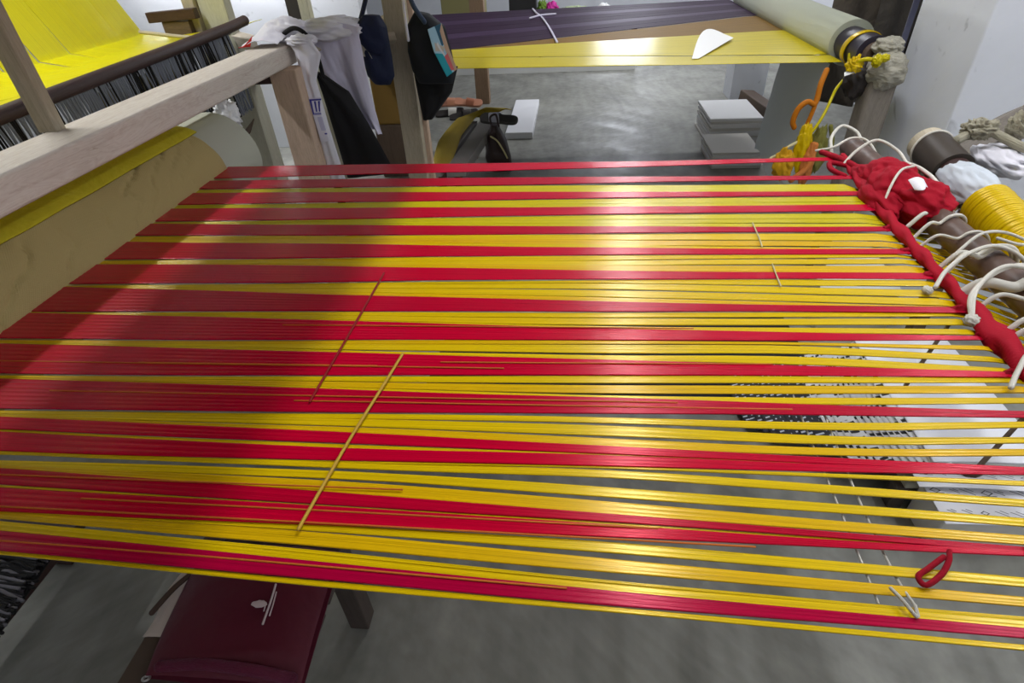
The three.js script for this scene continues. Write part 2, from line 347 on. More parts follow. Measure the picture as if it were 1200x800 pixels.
const YELLOW_BANDS = [
  [1388,26, 1382,33, 1377,42, 1372,45, 1365,42, 1358,40, 1354,40],
  [1290,13, 1292,17, 1294,23, 1294,26, 1293,27, 1292,27, 1292,27],
  [1280,12, 1275,17, 1271,22, 1268,24, 1265,22, 1262,21, 1260,21],
  [1190,6, 1196,10, 1201,17, 1204,21, 1203,23, 1202,24, 1201,24],
  [1187,6, 1186,10, 1185,16, 1183,19, 1179,18, 1175,17, 1172,17],
  [1184,6, 1176,10, 1169,16, 1163,19, 1157,19, 1151,19, 1148,19],
  [1113,11, 1110,14, 1107,19, 1105,23, 1104,28, 1102,29, 1101,29],
  [1104,11, 1096,14, 1089,18, 1082,21, 1075,21, 1067,20, 1063,20],
  [1096,11, 1082,14, 1070,18, 1061,18, 1053,12, 1045,10, 1040,10],
  [999,7, 1004,11, 1008,17, 1012,18, 1017,12, 1022,10, 1025,10],
  [995,7, 993,10, 991,16, 992,19, 997,17, 1002,17, 1005,17],
  [991,7, 983,10, 975,16, 971,20, 971,22, 971,23, 972,23],
  [894,3, 904,10, 916,6, 923,8, 921,18, 919,19, 918,19],
  [893,3, 894,9, 904,14, 906,17, 896,20, 885,20, 880,20],
  [892,3, 885,9, 885,17, 881,21, 870,20, 858,19, 852,19],
  [892,3, 876,9, 866,14, 858,16, 848,14, 838,13, 832,13],
  [797,3, 805,8, 807,12, 810,13, 817,12, 824,11, 828,11],
  [798,3, 797,7, 792,15, 790,18, 796,16, 802,16, 805,16],
  [799,3, 790,7, 779,6, 773,6, 773,13, 773,13, 773,13],
  [711,4, 716,8, 725,10, 733,8, 738,5, 731,11, 728,11],
  [708,4, 708,8, 710,15, 715,20, 723,18, 702,10, 690,10],
  [705,4, 700,8, 694,9, 692,11, 695,18, 676,10, 666,10],
  [615,3, 623,7, 632,12, 641,15, 650,13, 661,9, 667,9],
  [615,3, 616,7, 616,13, 619,16, 629,15, 639,12, 644,12],
  [614,3, 609,7, 605,6, 602,6, 605,13, 618,9, 625,9],
  [533,5, 542,8, 552,9, 557,10, 555,13, 575,8, 586,8],
  [530,5, 534,8, 538,14, 537,18, 531,13, 547,7, 555,7],
  [529,6, 525,7, 522,11, 515,15, 511,11, 527,9, 535,9],
  [506,3, 495,6, 492,8, 494,3, 489,3, 490,3, 491,3],
  [462,3, 460,6, 462,10, 465,11, 452,11, 437,8, 429,8],
  [436,13, 444,11, 446,11, 436,14, 425,11, 411,9, 404,9],
  [437,4, 433,11, 426,18, 413,17, 401,11, 389,10, 383,10],
  [456,3, 461,3, 467,3, 474,3, 474,5, 471,8, 469,8],
  [411,3, 403,3, 396,4, 391,5, 383,3, 376,3, 372,3],
  [371,3, 370,4, 368,9, 362,13, 351,10, 338,9, 331,9],
  [374,5, 362,11, 352,17, 340,14, 329,10, 317,9, 311,9],
  [366,3, 350,4, 336,5, 321,3, 311,3, 304,3, 301,3],
  [360,9, 343,10, 327,11, 314,9, 305,9, 298,9, 294,9],
  [328,3, 313,4, 301,6, 293,5, 283,5, 273,5, 267,5],
];
const rod2 = (z) => [0.9, 0.93 - 0.138 * (z + 1.49), z];
// a flat band of yarn: strands side by side, so its section is a row of small ridges
function bandGeometry(row, y, yellow, index) {
  const n = 30, xEnd = yellow && row[10] < 1240 ? 0.872 : yellow ? 0.71 : row[10] > 1400 ? 0.705 : 0.672, x0 = -1.022, prof = [];
  const wide = row[5], strands = Math.max(2, Math.min(7, Math.round(wide / 6)));
  for (let s = 0; s < strands; s++) for (let k = 0; k < 6; k++) prof.push([(s + k / 6) / strands, 0.72 + 0.28 * (1 - Math.pow(k / 3 - 1, 2))]);
  prof.push([1, 0.72]);
  const K = prof.length, pos = [], uv = [], idx = [];
  const curve = (x, j) => { let i = 0; while (i < STATIONS.length - 2 && x > STATIONS[i + 1]) i++; const t = (x - STATIONS[i]) / (STATIONS[i + 1] - STATIONS[i]); return lerp(row[2 * i + j], row[2 * i + 2 + j], Math.max(-0.2, t)) / 1000; };
  const smooth = (x, j) => (curve(x - 0.07, j) + curve(Math.min(x, STATIONS[6]), j) + curve(Math.min(x + 0.07, STATIONS[6]), j)) / 3;
  for (let i = 0; i <= n; i++) {
    const x = lerp(x0, xEnd, i / n), zc = -smooth(x, 0), w = Math.max(0.0025, smooth(x, 1) * (yellow ? 1.08 : 1) * (1 + 0.05 * noise.noise(x * 4, index * 3.1, 0)));
    let yy = y + 0.0015 * noise.noise(x * 2.5, index * 1.7, 4);
    if (yellow && x > 0.66) { const e = rod2(zc)[1] - 0.03, m = Math.min(0.858, (y + e) / 2); yy = x < 0.76 ? lerp(y, m, (x - 0.66) / 0.1) : lerp(m, e, (x - 0.76) / 0.112); }
    const h = 0.0014;
    for (const [u, q] of prof) { pos.push(x, yy + h * q, zc + (u - 0.5) * w); uv.push(x, u * w + index * 0.137); }
    for (const [u] of prof) { pos.push(x, yy - h * 0.3, zc + (u - 0.5) * w); uv.push(x, u * w + index * 0.137); }
  }
  for (let i = 0; i < n; i++) for (let k = 0; k < K - 1; k++) {
    const a = i * 2 * K + k, b = a + 2 * K;
    idx.push(a, a + 1, b + 1, a, b + 1, b, a + K, b + K, b + K + 1, a + K, b + K + 1, a + K + 1);
  }
  for (let i = 0; i < n; i++) { const a = i * 2 * K, b = a + 2 * K; idx.push(a, b, b + K, a, b + K, a + K); const c = a + K - 1, d = b + K - 1; idx.push(c, c + K, d + K, c, d + K, d); }
  const g = new THREE.BufferGeometry();
  g.setAttribute('position', new THREE.Float32BufferAttribute(pos, 3)); g.setAttribute('uv', new THREE.Float32BufferAttribute(uv, 2)); g.setIndex(idx);
  // ridge normals across, smooth along
  g.computeVertexNormals();
  return g;
}
{
  const t = thing('warp', 'wide stretched sheet of red and yellow warp yarn bands filling the middle of the loom', 'warp', [-0.17, 0.9, -0.9]);
  RED_BANDS.forEach((r, i) => part(t, 'red_yarn_band', bandGeometry(r, 0.9, false, i), i === 15 ? M.crimson : i % 3 === 1 ? M.redDeep : M.red));
  YELLOW_BANDS.forEach((r, i) => part(t, 'yellow_yarn_band', bandGeometry(r, 0.8975, true, 40 + i), i < 6 ? M.lemon : i % 4 === 3 ? M.amber : M.yellow));
  const stray = yarn('#d8742a', 0.5);
  for (const [z, x0, x1, dz] of [[0.652, -0.95, -0.1, 0.006], [0.583, -0.8, 0.15, 0.008], [0.575, -0.4, 0.3, 0.008], [0.765, -0.5, 0.2, 0.004], [0.67, -0.2, 0.3, 0.01], [0.42, -0.9, -0.2, 0.004], [0.373, -0.7, 0.2, -0.004], [0.39, -0.6, 0.1, -0.004], [0.33, -0.8, 0.0, -0.02], [0.655, -0.7, -0.3, 0.003]])
    part(t, 'stray_thread', cord([[x0, 0.9018, -z], [(x0 + x1) / 2, 0.9022, -z - dz * 0.4], [x1, 0.9018, -z - dz]], 0.0011, 24), stray);
}

// ---------------------------------------------------------------- tie rod, red wrapping, lashings, second warp beam
{
  const t = thing('tie_rod', 'smooth brown rod laced with white cord along the right end of the warp', 'rod', [0.762, 0.9, -0.9]);
  part(t, 'shaft', rod([0.764, 0.9, -1.64], [0.762, 0.9, -0.1], 0.0285), M.pipe);
  part(t, 'end_cap', rod([0.764, 0.9, -1.655], [0.764, 0.9, -1.635], 0.024, 0.0285), M.brownWood);
}
const ropePath = [[0.712, 0.905, -1.56], [0.697, 0.9, -1.45], [0.684, 0.9, -1.33], [0.674, 0.9, -1.23], [0.662, 0.902, -1.087], [0.656, 0.9, -0.94], [0.654, 0.9, -0.83], [0.648, 0.9, -0.745], [0.646, 0.9, -0.66], [0.64, 0.9, -0.5], [0.63, 0.9, -0.27]];
{
  const t = thing('red_tie_cloth', 'crimson cloth twisted into a rope along the warp end and bunched around the brown rod', 'cloth', [0.67, 0.9, -1.0]);
  // the rope: a twisted strip
  const c = new THREE.CatmullRomCurve3(ropePath.map(V)), n = 200, ring = 14;
  part(t, 'rope', sheet((u, v) => {
    const q = c.getPointAt(v), d = c.getTangentAt(v), side = new THREE.Vector3(0, 1, 0).cross(d).normalize(), up = d.clone().cross(side);
    const a = u * 6.2832, tw = v * 46, big = 0.0105 + 0.008 * Math.exp(-Math.pow((q.z + 0.74) / 0.07, 2)) - 0.006 * Math.exp(-Math.pow((q.z + 1.56) / 0.1, 2));
    const k = big * (1 + 0.24 * Math.cos(2 * (a - tw)) + 0.12 * Math.cos(5 * a + tw * 1.7) + 0.3 * fbm(q.z * 22, Math.cos(a), Math.sin(a), 3));
    q.addScaledVector(side, Math.cos(a) * k).addScaledVector(up, Math.sin(a) * k * 0.85);
    return [q.x, q.y + 0.004, q.z];
  }, ring, n, 0.001), M.redCloth);
  const bunch = part(t, 'bunched_cloth', mergeGeometries([
    lump([0.748, 0.912, -1.37], [0.058, 0.046, 0.085], 0.34, 1.5, 64, 1), lump([0.752, 0.914, -1.23], [0.058, 0.048, 0.085], 0.36, 1.6, 64, 9), lump([0.73, 0.915, -1.3], [0.06, 0.05, 0.075], 0.3, 1.7, 48, 4),
    lump([0.69, 0.905, -1.27], [0.036, 0.03, 0.085], 0.34, 1.7, 40, 5), lump([0.715, 0.905, -1.41], [0.03, 0.025, 0.06], 0.34, 1.7, 40, 7)]), M.redCloth, 'bunched crimson cloth around the rod');
  part(t, 'loop', cord([[0.672, 0.9, -1.43], [0.652, 0.904, -1.465], [0.66, 0.908, -1.5], [0.69, 0.906, -1.49], [0.712, 0.906, -1.45], [0.7, 0.903, -1.40]], 0.0065, 50), M.redCloth);
  part(t, 'strand', cord([[0.673, 0.902, -1.6], [0.69, 0.91, -1.53], [0.706, 0.912, -1.46], [0.716, 0.91, -1.4]], 0.0075, 40), M.redCloth);
  for (const [z, w] of [[1.236, 0.012], [1.133, 0.01], [1.033, 0.011], [0.941, 0.011], [0.831, 0.011], [0.757, 0.01], [0.668, 0.011], [0.588, 0.01], [0.49, 0.01]]) {
    let x = 0.66; for (const p of ropePath) if (-p[2] > z) x = p[0];
    part(t, 'knot', lump([x - 0.014, 0.9, -z - 0.004], [0.02, 0.007, w * 0.8], 0.6, 3, 16, z * 9), M.redCloth);
  }
  part(bunch, 'paper_tag', sheet((u, v) => [0.706 + 0.03 * u + 0.006 * v, 0.968 + 0.006 * Math.sin(u * 3) - 0.012 * v, -1.225 + 0.026 * v + 0.012 * Math.sin(u * 5) * v], 8, 8, 0.001), M.white, 'small white scrap stuck to the cloth');
}
{
  const t = thing('lashing_cord', 'white cord looped round the brown rod and the red twisted cloth', 'cord', [0.72, 0.92, -1.0]);
  const r = 0.004;
  const over = (z0, z1, x0 = 0.668, h = 0.008, big = 1) => { // from the red rope up and over the rod and down its far side
    const p = [[x0 - 0.012, 0.905, z0], [x0 + 0.012, 0.918 + h, lerp(z0, z1, 0.15)]], R = 0.0335 * big;
    for (let k = 0; k <= 8; k++) { const a = 2.5 - k * 0.5; p.push([0.763 + R * Math.cos(a), 0.9 + R * Math.sin(a), lerp(z0, z1, 0.5 + k / 16)]); }
    return p;
  };
  const loops = [
    [[0.66, 0.905, -1.605], [0.70, 0.915, -1.6], [0.745, 0.934, -1.612], [0.775, 0.934, -1.6], [0.797, 0.905, -1.56], [0.79, 0.88, -1.53]],
    [[0.70, 0.9, -1.6], [0.712, 0.925, -1.655], [0.745, 0.945, -1.685], [0.775, 0.936, -1.66], [0.785, 0.92, -1.64]],
    [[0.69, 0.91, -1.49], [0.72, 0.935, -1.51], [0.765, 0.957, -1.52], [0.80, 0.945, -1.48], [0.806, 0.93, -1.43]],
    [[0.806, 0.93, -1.43], [0.805, 0.94, -1.36], [0.80, 0.935, -1.27], [0.79, 0.915, -1.235]],
    [[0.672, 0.91, -1.22], [0.69, 0.945, -1.25], [0.72, 0.968, -1.285], [0.75, 0.97, -1.30]],
    over(-1.135, -1.2, 0.70), over(-1.085, -1.15, 0.69, 0.012), over(-1.045, -1.055, 0.682, 0.01),
    [[0.69, 0.905, -0.985], [0.71, 0.925, -0.995], [0.76, 0.94, -1.03], [0.82, 0.93, -1.05], [0.85, 0.92, -1.03], [0.82, 0.925, -1.015], [0.79, 0.93, -1.03]],
    over(-0.965, -0.985, 0.68, 0.015, 1.25), over(-0.945, -1.0, 0.68, 0.02, 1.1),
    [[0.62, 0.912, -0.885], [0.65, 0.925, -0.92], [0.7, 0.94, -0.955], [0.75, 0.945, -0.97], [0.80, 0.92, -0.96], [0.80, 0.885, -0.94]],
    [[0.632, 0.908, -0.795], [0.645, 0.924, -0.835], [0.69, 0.94, -0.875], [0.75, 0.946, -0.9], [0.805, 0.915, -0.9], [0.80, 0.88, -0.88]],
    [[0.63, 0.908, -0.79], [0.66, 0.93, -0.85], [0.72, 0.95, -0.89], [0.79, 0.93, -0.88], [0.805, 0.9, -0.86]],
    over(-0.83, -0.84, 0.672, 0.012), over(-0.76, -0.79, 0.672, 0.012), over(-0.745, -0.75, 0.672, 0.01),
    over(-0.7, -0.7, 0.672, 0.012),
    [[0.598, 0.907, -0.632], [0.62, 0.915, -0.66], [0.65, 0.925, -0.69], [0.7, 0.93, -0.7], [0.76, 0.94, -0.7]],
    over(-0.6, -0.61, 0.66), over(-0.5, -0.52, 0.66), over(-0.4, -0.42, 0.65), over(-0.3, -0.32, 0.65),
  ];
  for (const p of loops) part(t, 'loop', cord(p, r * (0.7 + 0.4 * rnd()), 44), M.whiteCord);
  part(t, 'knot', lump([0.632, 0.908, -0.79], [0.014, 0.009, 0.013], 0.6, 3, 24, 2), M.whiteCord);
  part(t, 'knot', lump([0.61, 0.906, -0.885], [0.009, 0.006, 0.01], 0.6, 3, 20, 6), M.whiteCord);
  part(t, 'wide_turn', cord(over(-0.875, -0.86, 0.672, 0.01, 1.15), 0.009, 44), M.whiteCord);
}
{
  const t = thing('warp_beam', 'dark round beam wound with bright yellow yarn near the right edge beside the white wall', 'beam', [0.9, 0.85, -1.0]);
  const A = (z, k = 0) => rod2(z);
  part(t, 'shaft', rod(A(-1.5), A(-0.15), 0.036), M.darkWood);
  const sleeve = part(t, 'sleeve', rod(A(-1.515), A(-1.4), 0.046), plain('#33291f', 0.5));
  part(t, 'end_ring', rod(A(-1.545), A(-1.512), 0.043, 0.045), M.greyWood, 'worn pale wooden end');
  part(sleeve, 'edge_cord', cord(Array.from({ length: 14 }, (_, k) => { const a = k / 14 * 6.283, q = A(-1.51); return [q[0] + 0.047 * Math.cos(a), q[1] + 0.047 * Math.sin(a), q[2]]; }), 0.003, 60, true), M.whiteCord);
  part(t, 'white_wrapping', lump([...A(-1.335)], [0.047, 0.047, 0.12], 0.16, 3, 50, 3), fabric('#d5dde6', 0.7), 'crumpled white wrapping');
  const wind = []; for (let i = 0; i < 150; i++) { const z = -1.245 + i * 0.007, q = A(z); const g = new THREE.TorusGeometry(0.047, 0.0045 + 0.0012 * rnd(), 5, 26); g.rotateY(0.12 * (rnd() - 0.5)); g.translate(q[0], q[1], q[2]); wind.push(g); }
  part(t, 'yellow_winding', mergeGeometries(wind), M.yellow, 'thick winding of yellow yarn');
}
{ // brown unwound ends between the two beams
  const t = thing('loose_warp_ends', 'thin dull brown yarn ends hanging between the brown rod and the yellow winding', 'yarn', [0.83, 0.86, -1.3]);
  const dull = yarn('#8b7447', 0.6);
  for (let i = 0; i < 16; i++) { const z = -1.47 + i * 0.031, q = rod2(z); part(t, 'yarn_end', cord([[0.80 - 0.02 * rnd(), 0.84 + 0.012 * rnd(), z + 0.03 * rnd()], [0.84, 0.86 + 0.01 * rnd(), z + 0.01], [0.872, q[1] - 0.02, z]], 0.0035 + 0.002 * rnd(), 14, false, 0.5), dull); }
}
{ // rope and yellow hose behind the beam, by the wall
  single('knotted_rope', mergeGeometries([cord([[0.93, 0.965, -1.48], [0.985, 0.985, -1.5], [1.06, 0.96, -1.42], [1.2, 0.95, -1.3], [1.36, 0.95, -1.2]], 0.011, 60), lump([0.985, 0.985, -1.5], [0.045, 0.025, 0.03], 0.7, 3, 40, 3), lump([1.07, 0.99, -1.5], [0.025, 0.035, 0.03], 0.6, 3, 30, 7)]), fabric('#a39d88', 0.9, { bumpMap: crumple, bumpScale: 0.004 }), 'grey knotted rope behind the yellow-wound beam', 'rope');
  single('yellow_rope', cord([[1.02, 0.87, -1.28], [1.03, 0.93, -1.25], [1.08, 0.965, -1.2], [1.2, 0.97, -1.1], [1.4, 0.96, -1.0]], 0.011, 40), fabric('#b7a636', 0.7), 'arched dull yellow cord at the right edge above the yellow-wound beam', 'cord');
  const s = thing('side_frame', 'grey timber bracket carrying the yellow-wound beam by the white wall', 'frame', [1.0, 0, -1.4]);
  part(s, 'post', bar([1.34, 0, -1.92], [1.34, 0.87, -1.92], 0.05, 0.04), M.brownWood);
  part(s, 'cross_bar', bar([0.93, 0.86, -1.575], [1.37, 0.88, -1.94], 0.06, 0.06), M.concrete);
  part(s, 'white_pad', lump([1.03, 0.925, -1.45], [0.05, 0.03, 0.09], 0.4, 2.5, 30, 4), M.white);
}

// ---------------------------------------------------------------- cords on and under the warp
single('thread_tail', cord([[0.387, 0.903, -1.16], [0.382, 0.9035, -1.08], [0.379, 0.903, -1.05]], 0.0014, 14), M.cream, 'short cream thread end over the yellow bands in the far right of the warp', 'thread');
single('thread_tail', cord([[0.380, 0.903, -0.98], [0.376, 0.9035, -0.94], [0.373, 0.903, -0.90]], 0.0014, 14), M.cream, 'short cream thread end lying nearer than the other cream one', 'thread');
single('lease_cord', cord([[-0.264, 0.906, -0.684], [-0.275, 0.907, -0.6], [-0.29, 0.906, -0.5], [-0.305, 0.906, -0.36]], 0.0022, 30), yarn('#c9a23a', 0.6), 'short golden cord lying across the left half of the warp', 'cord');
single('lease_cord', cord([[-0.366, 0.905, -0.94], [-0.369, 0.906, -0.75], [-0.374, 0.905, -0.57]], 0.0018, 30), yarn('#8e1016', 0.6), 'dark red cord lying across the bands behind the golden cord', 'cord');
single('lease_cord', mergeGeometries([cord([[0.347, 0.893, -0.62], [0.342, 0.893, -0.55], [0.336, 0.893, -0.45], [0.335, 0.894, -0.345], [0.334, 0.9035, -0.312]], 0.0014, 40), cord([[0.334, 0.9035, -0.312], [0.33, 0.905, -0.30], [0.322, 0.908, -0.315], [0.318, 0.905, -0.328]], 0.0018, 20)]), M.whiteCord, 'thin white string under the front of the warp with a knotted hook at its end', 'cord');
single('lease_cord', cord([[0.315, 0.893, -0.62], [0.312, 0.893, -0.55], [0.31, 0.893, -0.45], [0.306, 0.894, -0.318]], 0.0012, 40), M.whiteCord, 'thin white string under the front of the warp left of the hooked string', 'cord');
single('thread_tail', cord([[0.475, 0.905, -0.388], [0.47, 0.90, -0.372], [0.468, 0.89, -0.36], [0.466, 0.87, -0.345]], 0.0014, 16), M.whiteCord, 'stray white thread end right of the hanging red loop', 'thread');
single('brown_string', cord([[0.626, 0.875, -0.825], [0.56, 0.868, -0.75], [0.499, 0.865, -0.68]], 0.003, 20), M.brownWood, 'brown cord slanting above the middle of the white punch cards', 'cord');
single('brown_string', mergeGeometries([cord([[0.640, 0.872, -0.63], [0.57, 0.866, -0.57], [0.512, 0.864, -0.52]], 0.003, 20), lump([0.505, 0.864, -0.515], [0.014, 0.004, 0.006], 0.4, 3, 14, 1)]), M.brownWood, 'brown cord with a dark tip slanting above the front of the white punch cards', 'cord');
single('yarn_loop', cord([[0.397, 0.9005, -0.376], [0.388, 0.905, -0.362], [0.372, 0.905, -0.345], [0.352, 0.904, -0.334], [0.350, 0.904, -0.342], [0.364, 0.905, -0.352], [0.385, 0.905, -0.366]], 0.0028, 50), M.redCloth, 'small red yarn loop hanging over the yellow bands at the lower right', 'yarn loop');

// ---------------------------------------------------------------- what hangs on the loom frame
{
  const t = thing('white_cloth', 'large white cloth thrown over the cross bar between the rail end and the side post', 'cloth', [-0.9, 1.1, -2.38]);
  part(t, 'front_fall', sheet((u, v) => {
    const a = along([[-1.04, 1.16], [-0.985, 1.1], [-0.975, 1.0], [-0.92, 0.88], [-0.825, 0.79]], v), b = along([[-0.80, 1.155], [-0.805, 1.12], [-0.805, 1.0], [-0.798, 0.87], [-0.79, 0.76]], v);
    return [lerp(a[0], b[0], u), lerp(a[1], b[1], u) + 0.02 * Math.sin(u * 3.1) * (1 - v), -2.32 + 0.012 * Math.sin(u * 9 + v * 2) * v + 0.02 * fbm(u * 3, v * 2, 1)];
  }, 30, 36, 0.003), M.lilac);
  part(t, 'top_pile', mergeGeometries([lump([-0.94, 1.145, -2.38], [0.14, 0.045, 0.1], 0.36, 1.6, 60, 2), lump([-1.08, 1.155, -2.32], [0.085, 0.05, 0.07], 0.36, 1.7, 50, 5), lump([-0.855, 1.145, -2.42], [0.06, 0.035, 0.06], 0.4, 2, 40, 8)]), M.white);
}
{
  const t = thing('plastic_bag', 'white bag with a red corner lying on the far end of the timber rail', 'bag', [-1.13, 1.122, -2.2]);
  part(t, 'body', sheet((u, v) => [lerp(-1.185, -1.05, u) - 0.015 * v, 1.126 + 0.065 * Math.sin(u * 2.4 + 0.3) * (0.35 + 0.65 * v) + 0.012 * fbm(u * 4, v * 4, 2), lerp(-2.15, -2.34, v)], 20, 20, 0.002), M.white);
  part(t, 'red_corner', sheet((u, v) => [lerp(-1.195, -1.155, u) + 0.02 * v, 1.128 + 0.035 * v * u + 0.002, lerp(-2.145, -2.155, u)], 6, 6, 0.002), plain('#d8231c', 0.6), 'red corner');
}
{
  const t = thing('white_shirt', 'white cloth with a blue printed patch hanging down in front of the timber leg', 'shirt', [-0.98, 0.9, -2.26]);
  const L = [[-1.045, 1.142], [-1.02, 1.1], [-1.018, 1.0], [-1.012, 0.85], [-1.008, 0.6]], R = [[-0.95, 1.14], [-0.922, 1.088], [-0.965, 1.0], [-0.958, 0.83], [-0.938, 0.6]];
  const body = part(t, 'body', puffy(L, R, -2.21, 0.035, 0.006, 2, 0.4), M.white);
  part(t, 'shoulder', lump([-0.995, 1.132, -2.235], [0.06, 0.022, 0.05], 0.4, 2.5, 36, 3), M.white);
  const c = document.createElement('canvas'); c.width = 96; c.height = 256; const x = c.getContext('2d');
  x.fillStyle = '#e6e3f0'; x.fillRect(0, 0, 96, 256); x.strokeStyle = '#39369a'; x.lineWidth = 9;
  x.strokeRect(6, 12, 84, 78); for (const k of [26, 46, 66]) { x.beginPath(); x.moveTo(k, 20); x.lineTo(k + 4, 80); x.stroke(); }
  x.fillStyle = '#8f8cc4'; x.fillRect(8, 86, 80, 12); x.fillStyle = '#c9c6e2'; x.fillRect(24, 110, 60, 80); x.fillStyle = '#4a47a4'; x.fillRect(40, 206, 52, 8);
  const tex = new THREE.CanvasTexture(c); tex.colorSpace = THREE.SRGBColorSpace;
  part(body, 'printed_patch', sheet((u, v) => { const y = lerp(0.78, 0.945, v), l = along(L, (1.142 - y) / 0.5), r = along(R, (1.142 - y) / 0.5); return [lerp(l[0] + 0.018, r[0] - 0.004, u), y, -2.186 - 0.006 * u]; }, 6, 10, 0.0015).scale(1, 1, 1), (() => { const m = plain('#ffffff', 0.8); m.map = tex; tex.wrapS = tex.wrapT = THREE.ClampToEdgeWrapping; tex.repeat.set(18, 6.06); return m; })(), 'blue print');
}
{
  const t = thing('black_bag', 'black fabric bag hanging by a strap between the white cloths', 'bag', [-0.9, 0.85, -2.28]);
  part(t, 'body', puffy([[-0.985, 1.02], [-0.978, 0.93], [-0.968, 0.8], [-0.955, 0.6]], [[-0.95, 1.005], [-0.869, 0.944], [-0.815, 0.82], [-0.742, 0.62]], -2.27, 0.05, 0.01, 2, 0.4), M.black);
  part(t, 'strap', cord([[-1.075, 1.15, -2.26], [-1.02, 1.17, -2.255], [-0.985, 1.155, -2.25], [-0.965, 1.115, -2.255], [-0.955, 1.06, -2.255], [-0.955, 1.0, -2.26]], 0.008, 40), M.black);
}
{
  const t = thing('navy_bag', 'navy blue shoulder bag hanging on the left of the grey side post', 'bag', [-0.78, 1.05, -2.42]);
  part(t, 'body', puffy([[-0.80, 1.185], [-0.836, 1.15], [-0.842, 1.06], [-0.836, 0.97], [-0.81, 0.937]], [[-0.742, 1.18], [-0.722, 1.14], [-0.72, 1.04], [-0.722, 0.965], [-0.745, 0.933]], -2.42, 0.075, 0.01, 1.3, 0.4), M.navy);
  part(t, 'flap', puffy([[-0.80, 1.187], [-0.838, 1.15], [-0.836, 1.1], [-0.80, 1.055]], [[-0.742, 1.183], [-0.722, 1.145], [-0.722, 1.09], [-0.74, 1.05]], -2.39, 0.045, 0.005, 1.2, 0.4), M.navy);
  part(t, 'strap', cord([[-0.83, 1.15, -2.42], [-0.79, 1.24, -2.44], [-0.74, 1.4, -2.5], [-0.70, 1.42, -2.5], [-0.69, 1.36, -2.49]], 0.009, 40, false, 1), M.navy);
  part(t, 'lining', sheet((u, v) => [-0.845 + 0.035 * u + 0.02 * v * u, lerp(1.095, 1.05, v) - 0.012 * u, -2.392 + 0.008 * u], 5, 5, 0.002), fabric('#cfc8b4', 0.8), 'pale lining showing at the open corner');
}
{
  const t = thing('dark_tote', 'dark blue-black tote bag with a bright picture panel hanging right of the side post', 'bag', [-0.56, 1.05, -2.4]);
  const body = part(t, 'body', puffy([[-0.60, 1.19], [-0.637, 1.143], [-0.648, 1.055], [-0.64, 0.985], [-0.622, 0.94]], [[-0.545, 1.18], [-0.49, 1.137], [-0.474, 1.049], [-0.466, 0.985], [-0.48, 0.935]], -2.4, 0.09, 0.008, 1.5, 0.4), M.ink);
  part(t, 'strap', cord([[-0.555, 1.16, -2.35], [-0.59, 1.21, -2.36], [-0.625, 1.28, -2.42], [-0.66, 1.36, -2.5]], 0.009, 24), fabric('#35465f', 0.8), 'faded blue strap');
  part(t, 'strap', cord([[-0.63, 1.1, -2.365], [-0.632, 1.17, -2.37], [-0.645, 1.28, -2.43], [-0.67, 1.37, -2.5]], 0.006, 24), M.white, 'white strap edge');
  const c = document.createElement('canvas'); c.width = 128; c.height = 256; const x = c.getContext('2d');
  const blob = (f, pts) => { x.fillStyle = f; x.beginPath(); pts.forEach((p, i) => i ? x.lineTo(p[0] * 128, p[1] * 256) : x.moveTo(p[0] * 128, p[1] * 256)); x.fill(); };
  blob('#a9d3e6', [[0, 0], [1, 0], [1, 1], [0, 1]]); blob('#1f5a74', [[0.5, 0], [0.95, 0], [0.85, 0.35], [0.6, 0.4]]); blob('#c9bfae', [[0.2, 0.3], [0.75, 0.42], [0.6, 0.55], [0.1, 0.5]]);
  blob('#1aa5b4', [[0, 0.55], [0.5, 0.6], [0.55, 1], [0, 1]]); blob('#c9a98c', [[0.75, 0.15], [1, 0], [1, 1], [0.7, 1]]); blob('#d96a68', [[0.5, 0.66], [0.8, 0.6], [0.78, 0.95], [0.52, 0.93]]); blob('#e6e6e6', [[0.3, 0.34], [0.42, 0.3], [0.6, 0.62], [0.5, 0.66]]);
  const tex = new THREE.CanvasTexture(c); tex.colorSpace = THREE.SRGBColorSpace; const m = plain('#ffffff', 0.55); m.map = tex;
  const g = sheet((u, v) => { const a = along([[-0.543, 1.137], [-0.528, 1.063], [-0.49, 0.972]], 1 - v), b = along([[-0.492, 1.153], [-0.472, 1.067], [-0.45, 0.995]], 1 - v); return [lerp(a[0], b[0], u), lerp(a[1], b[1], u), -2.335 - 0.018 * u + 0.006 * Math.sin(v * 3)]; }, 8, 14, 0.002);
  const uv = g.attributes.uv; for (let i = 0; i < uv.count; i++) { const k = i % (9 * 15); uv.setXY(i, (k % 9) / 8, Math.floor(k / 9) / 14); }
  part(body, 'picture_panel', g, m, 'panel printed with a turquoise and coral picture');
}
single('black_sack', puffy([[-0.652, 0.96], [-0.648, 0.886], [-0.64, 0.78]], [[-0.466, 0.985], [-0.502, 0.888], [-0.598, 0.782]], -2.46, 0.07, 0.01, 1.5, 0.4), M.black, 'limp black cloth sack hanging under the tote with the picture', 'bag');
{
  const t = thing('white_bundle', 'crumpled white paper bundle wedged under the rail beside the cloth roll', 'paper', [-1.17, 0.95, -1.9]);
  part(t, 'wad', mergeGeometries([lump([-1.16, 0.965, -1.88], [0.04, 0.055, 0.05], 0.7, 2.4, 50, 3), lump([-1.19, 0.915, -1.86], [0.06, 0.035, 0.06], 0.7, 2.6, 50, 8)]), M.paper);
  part(t, 'brown_flap', sheet((u, v) => [-1.14 + 0.06 * u, 0.90 + 0.05 * u - 0.03 * v, -1.9 + 0.05 * v], 5, 5, 0.003), M.brownWood, 'brown flap');
}

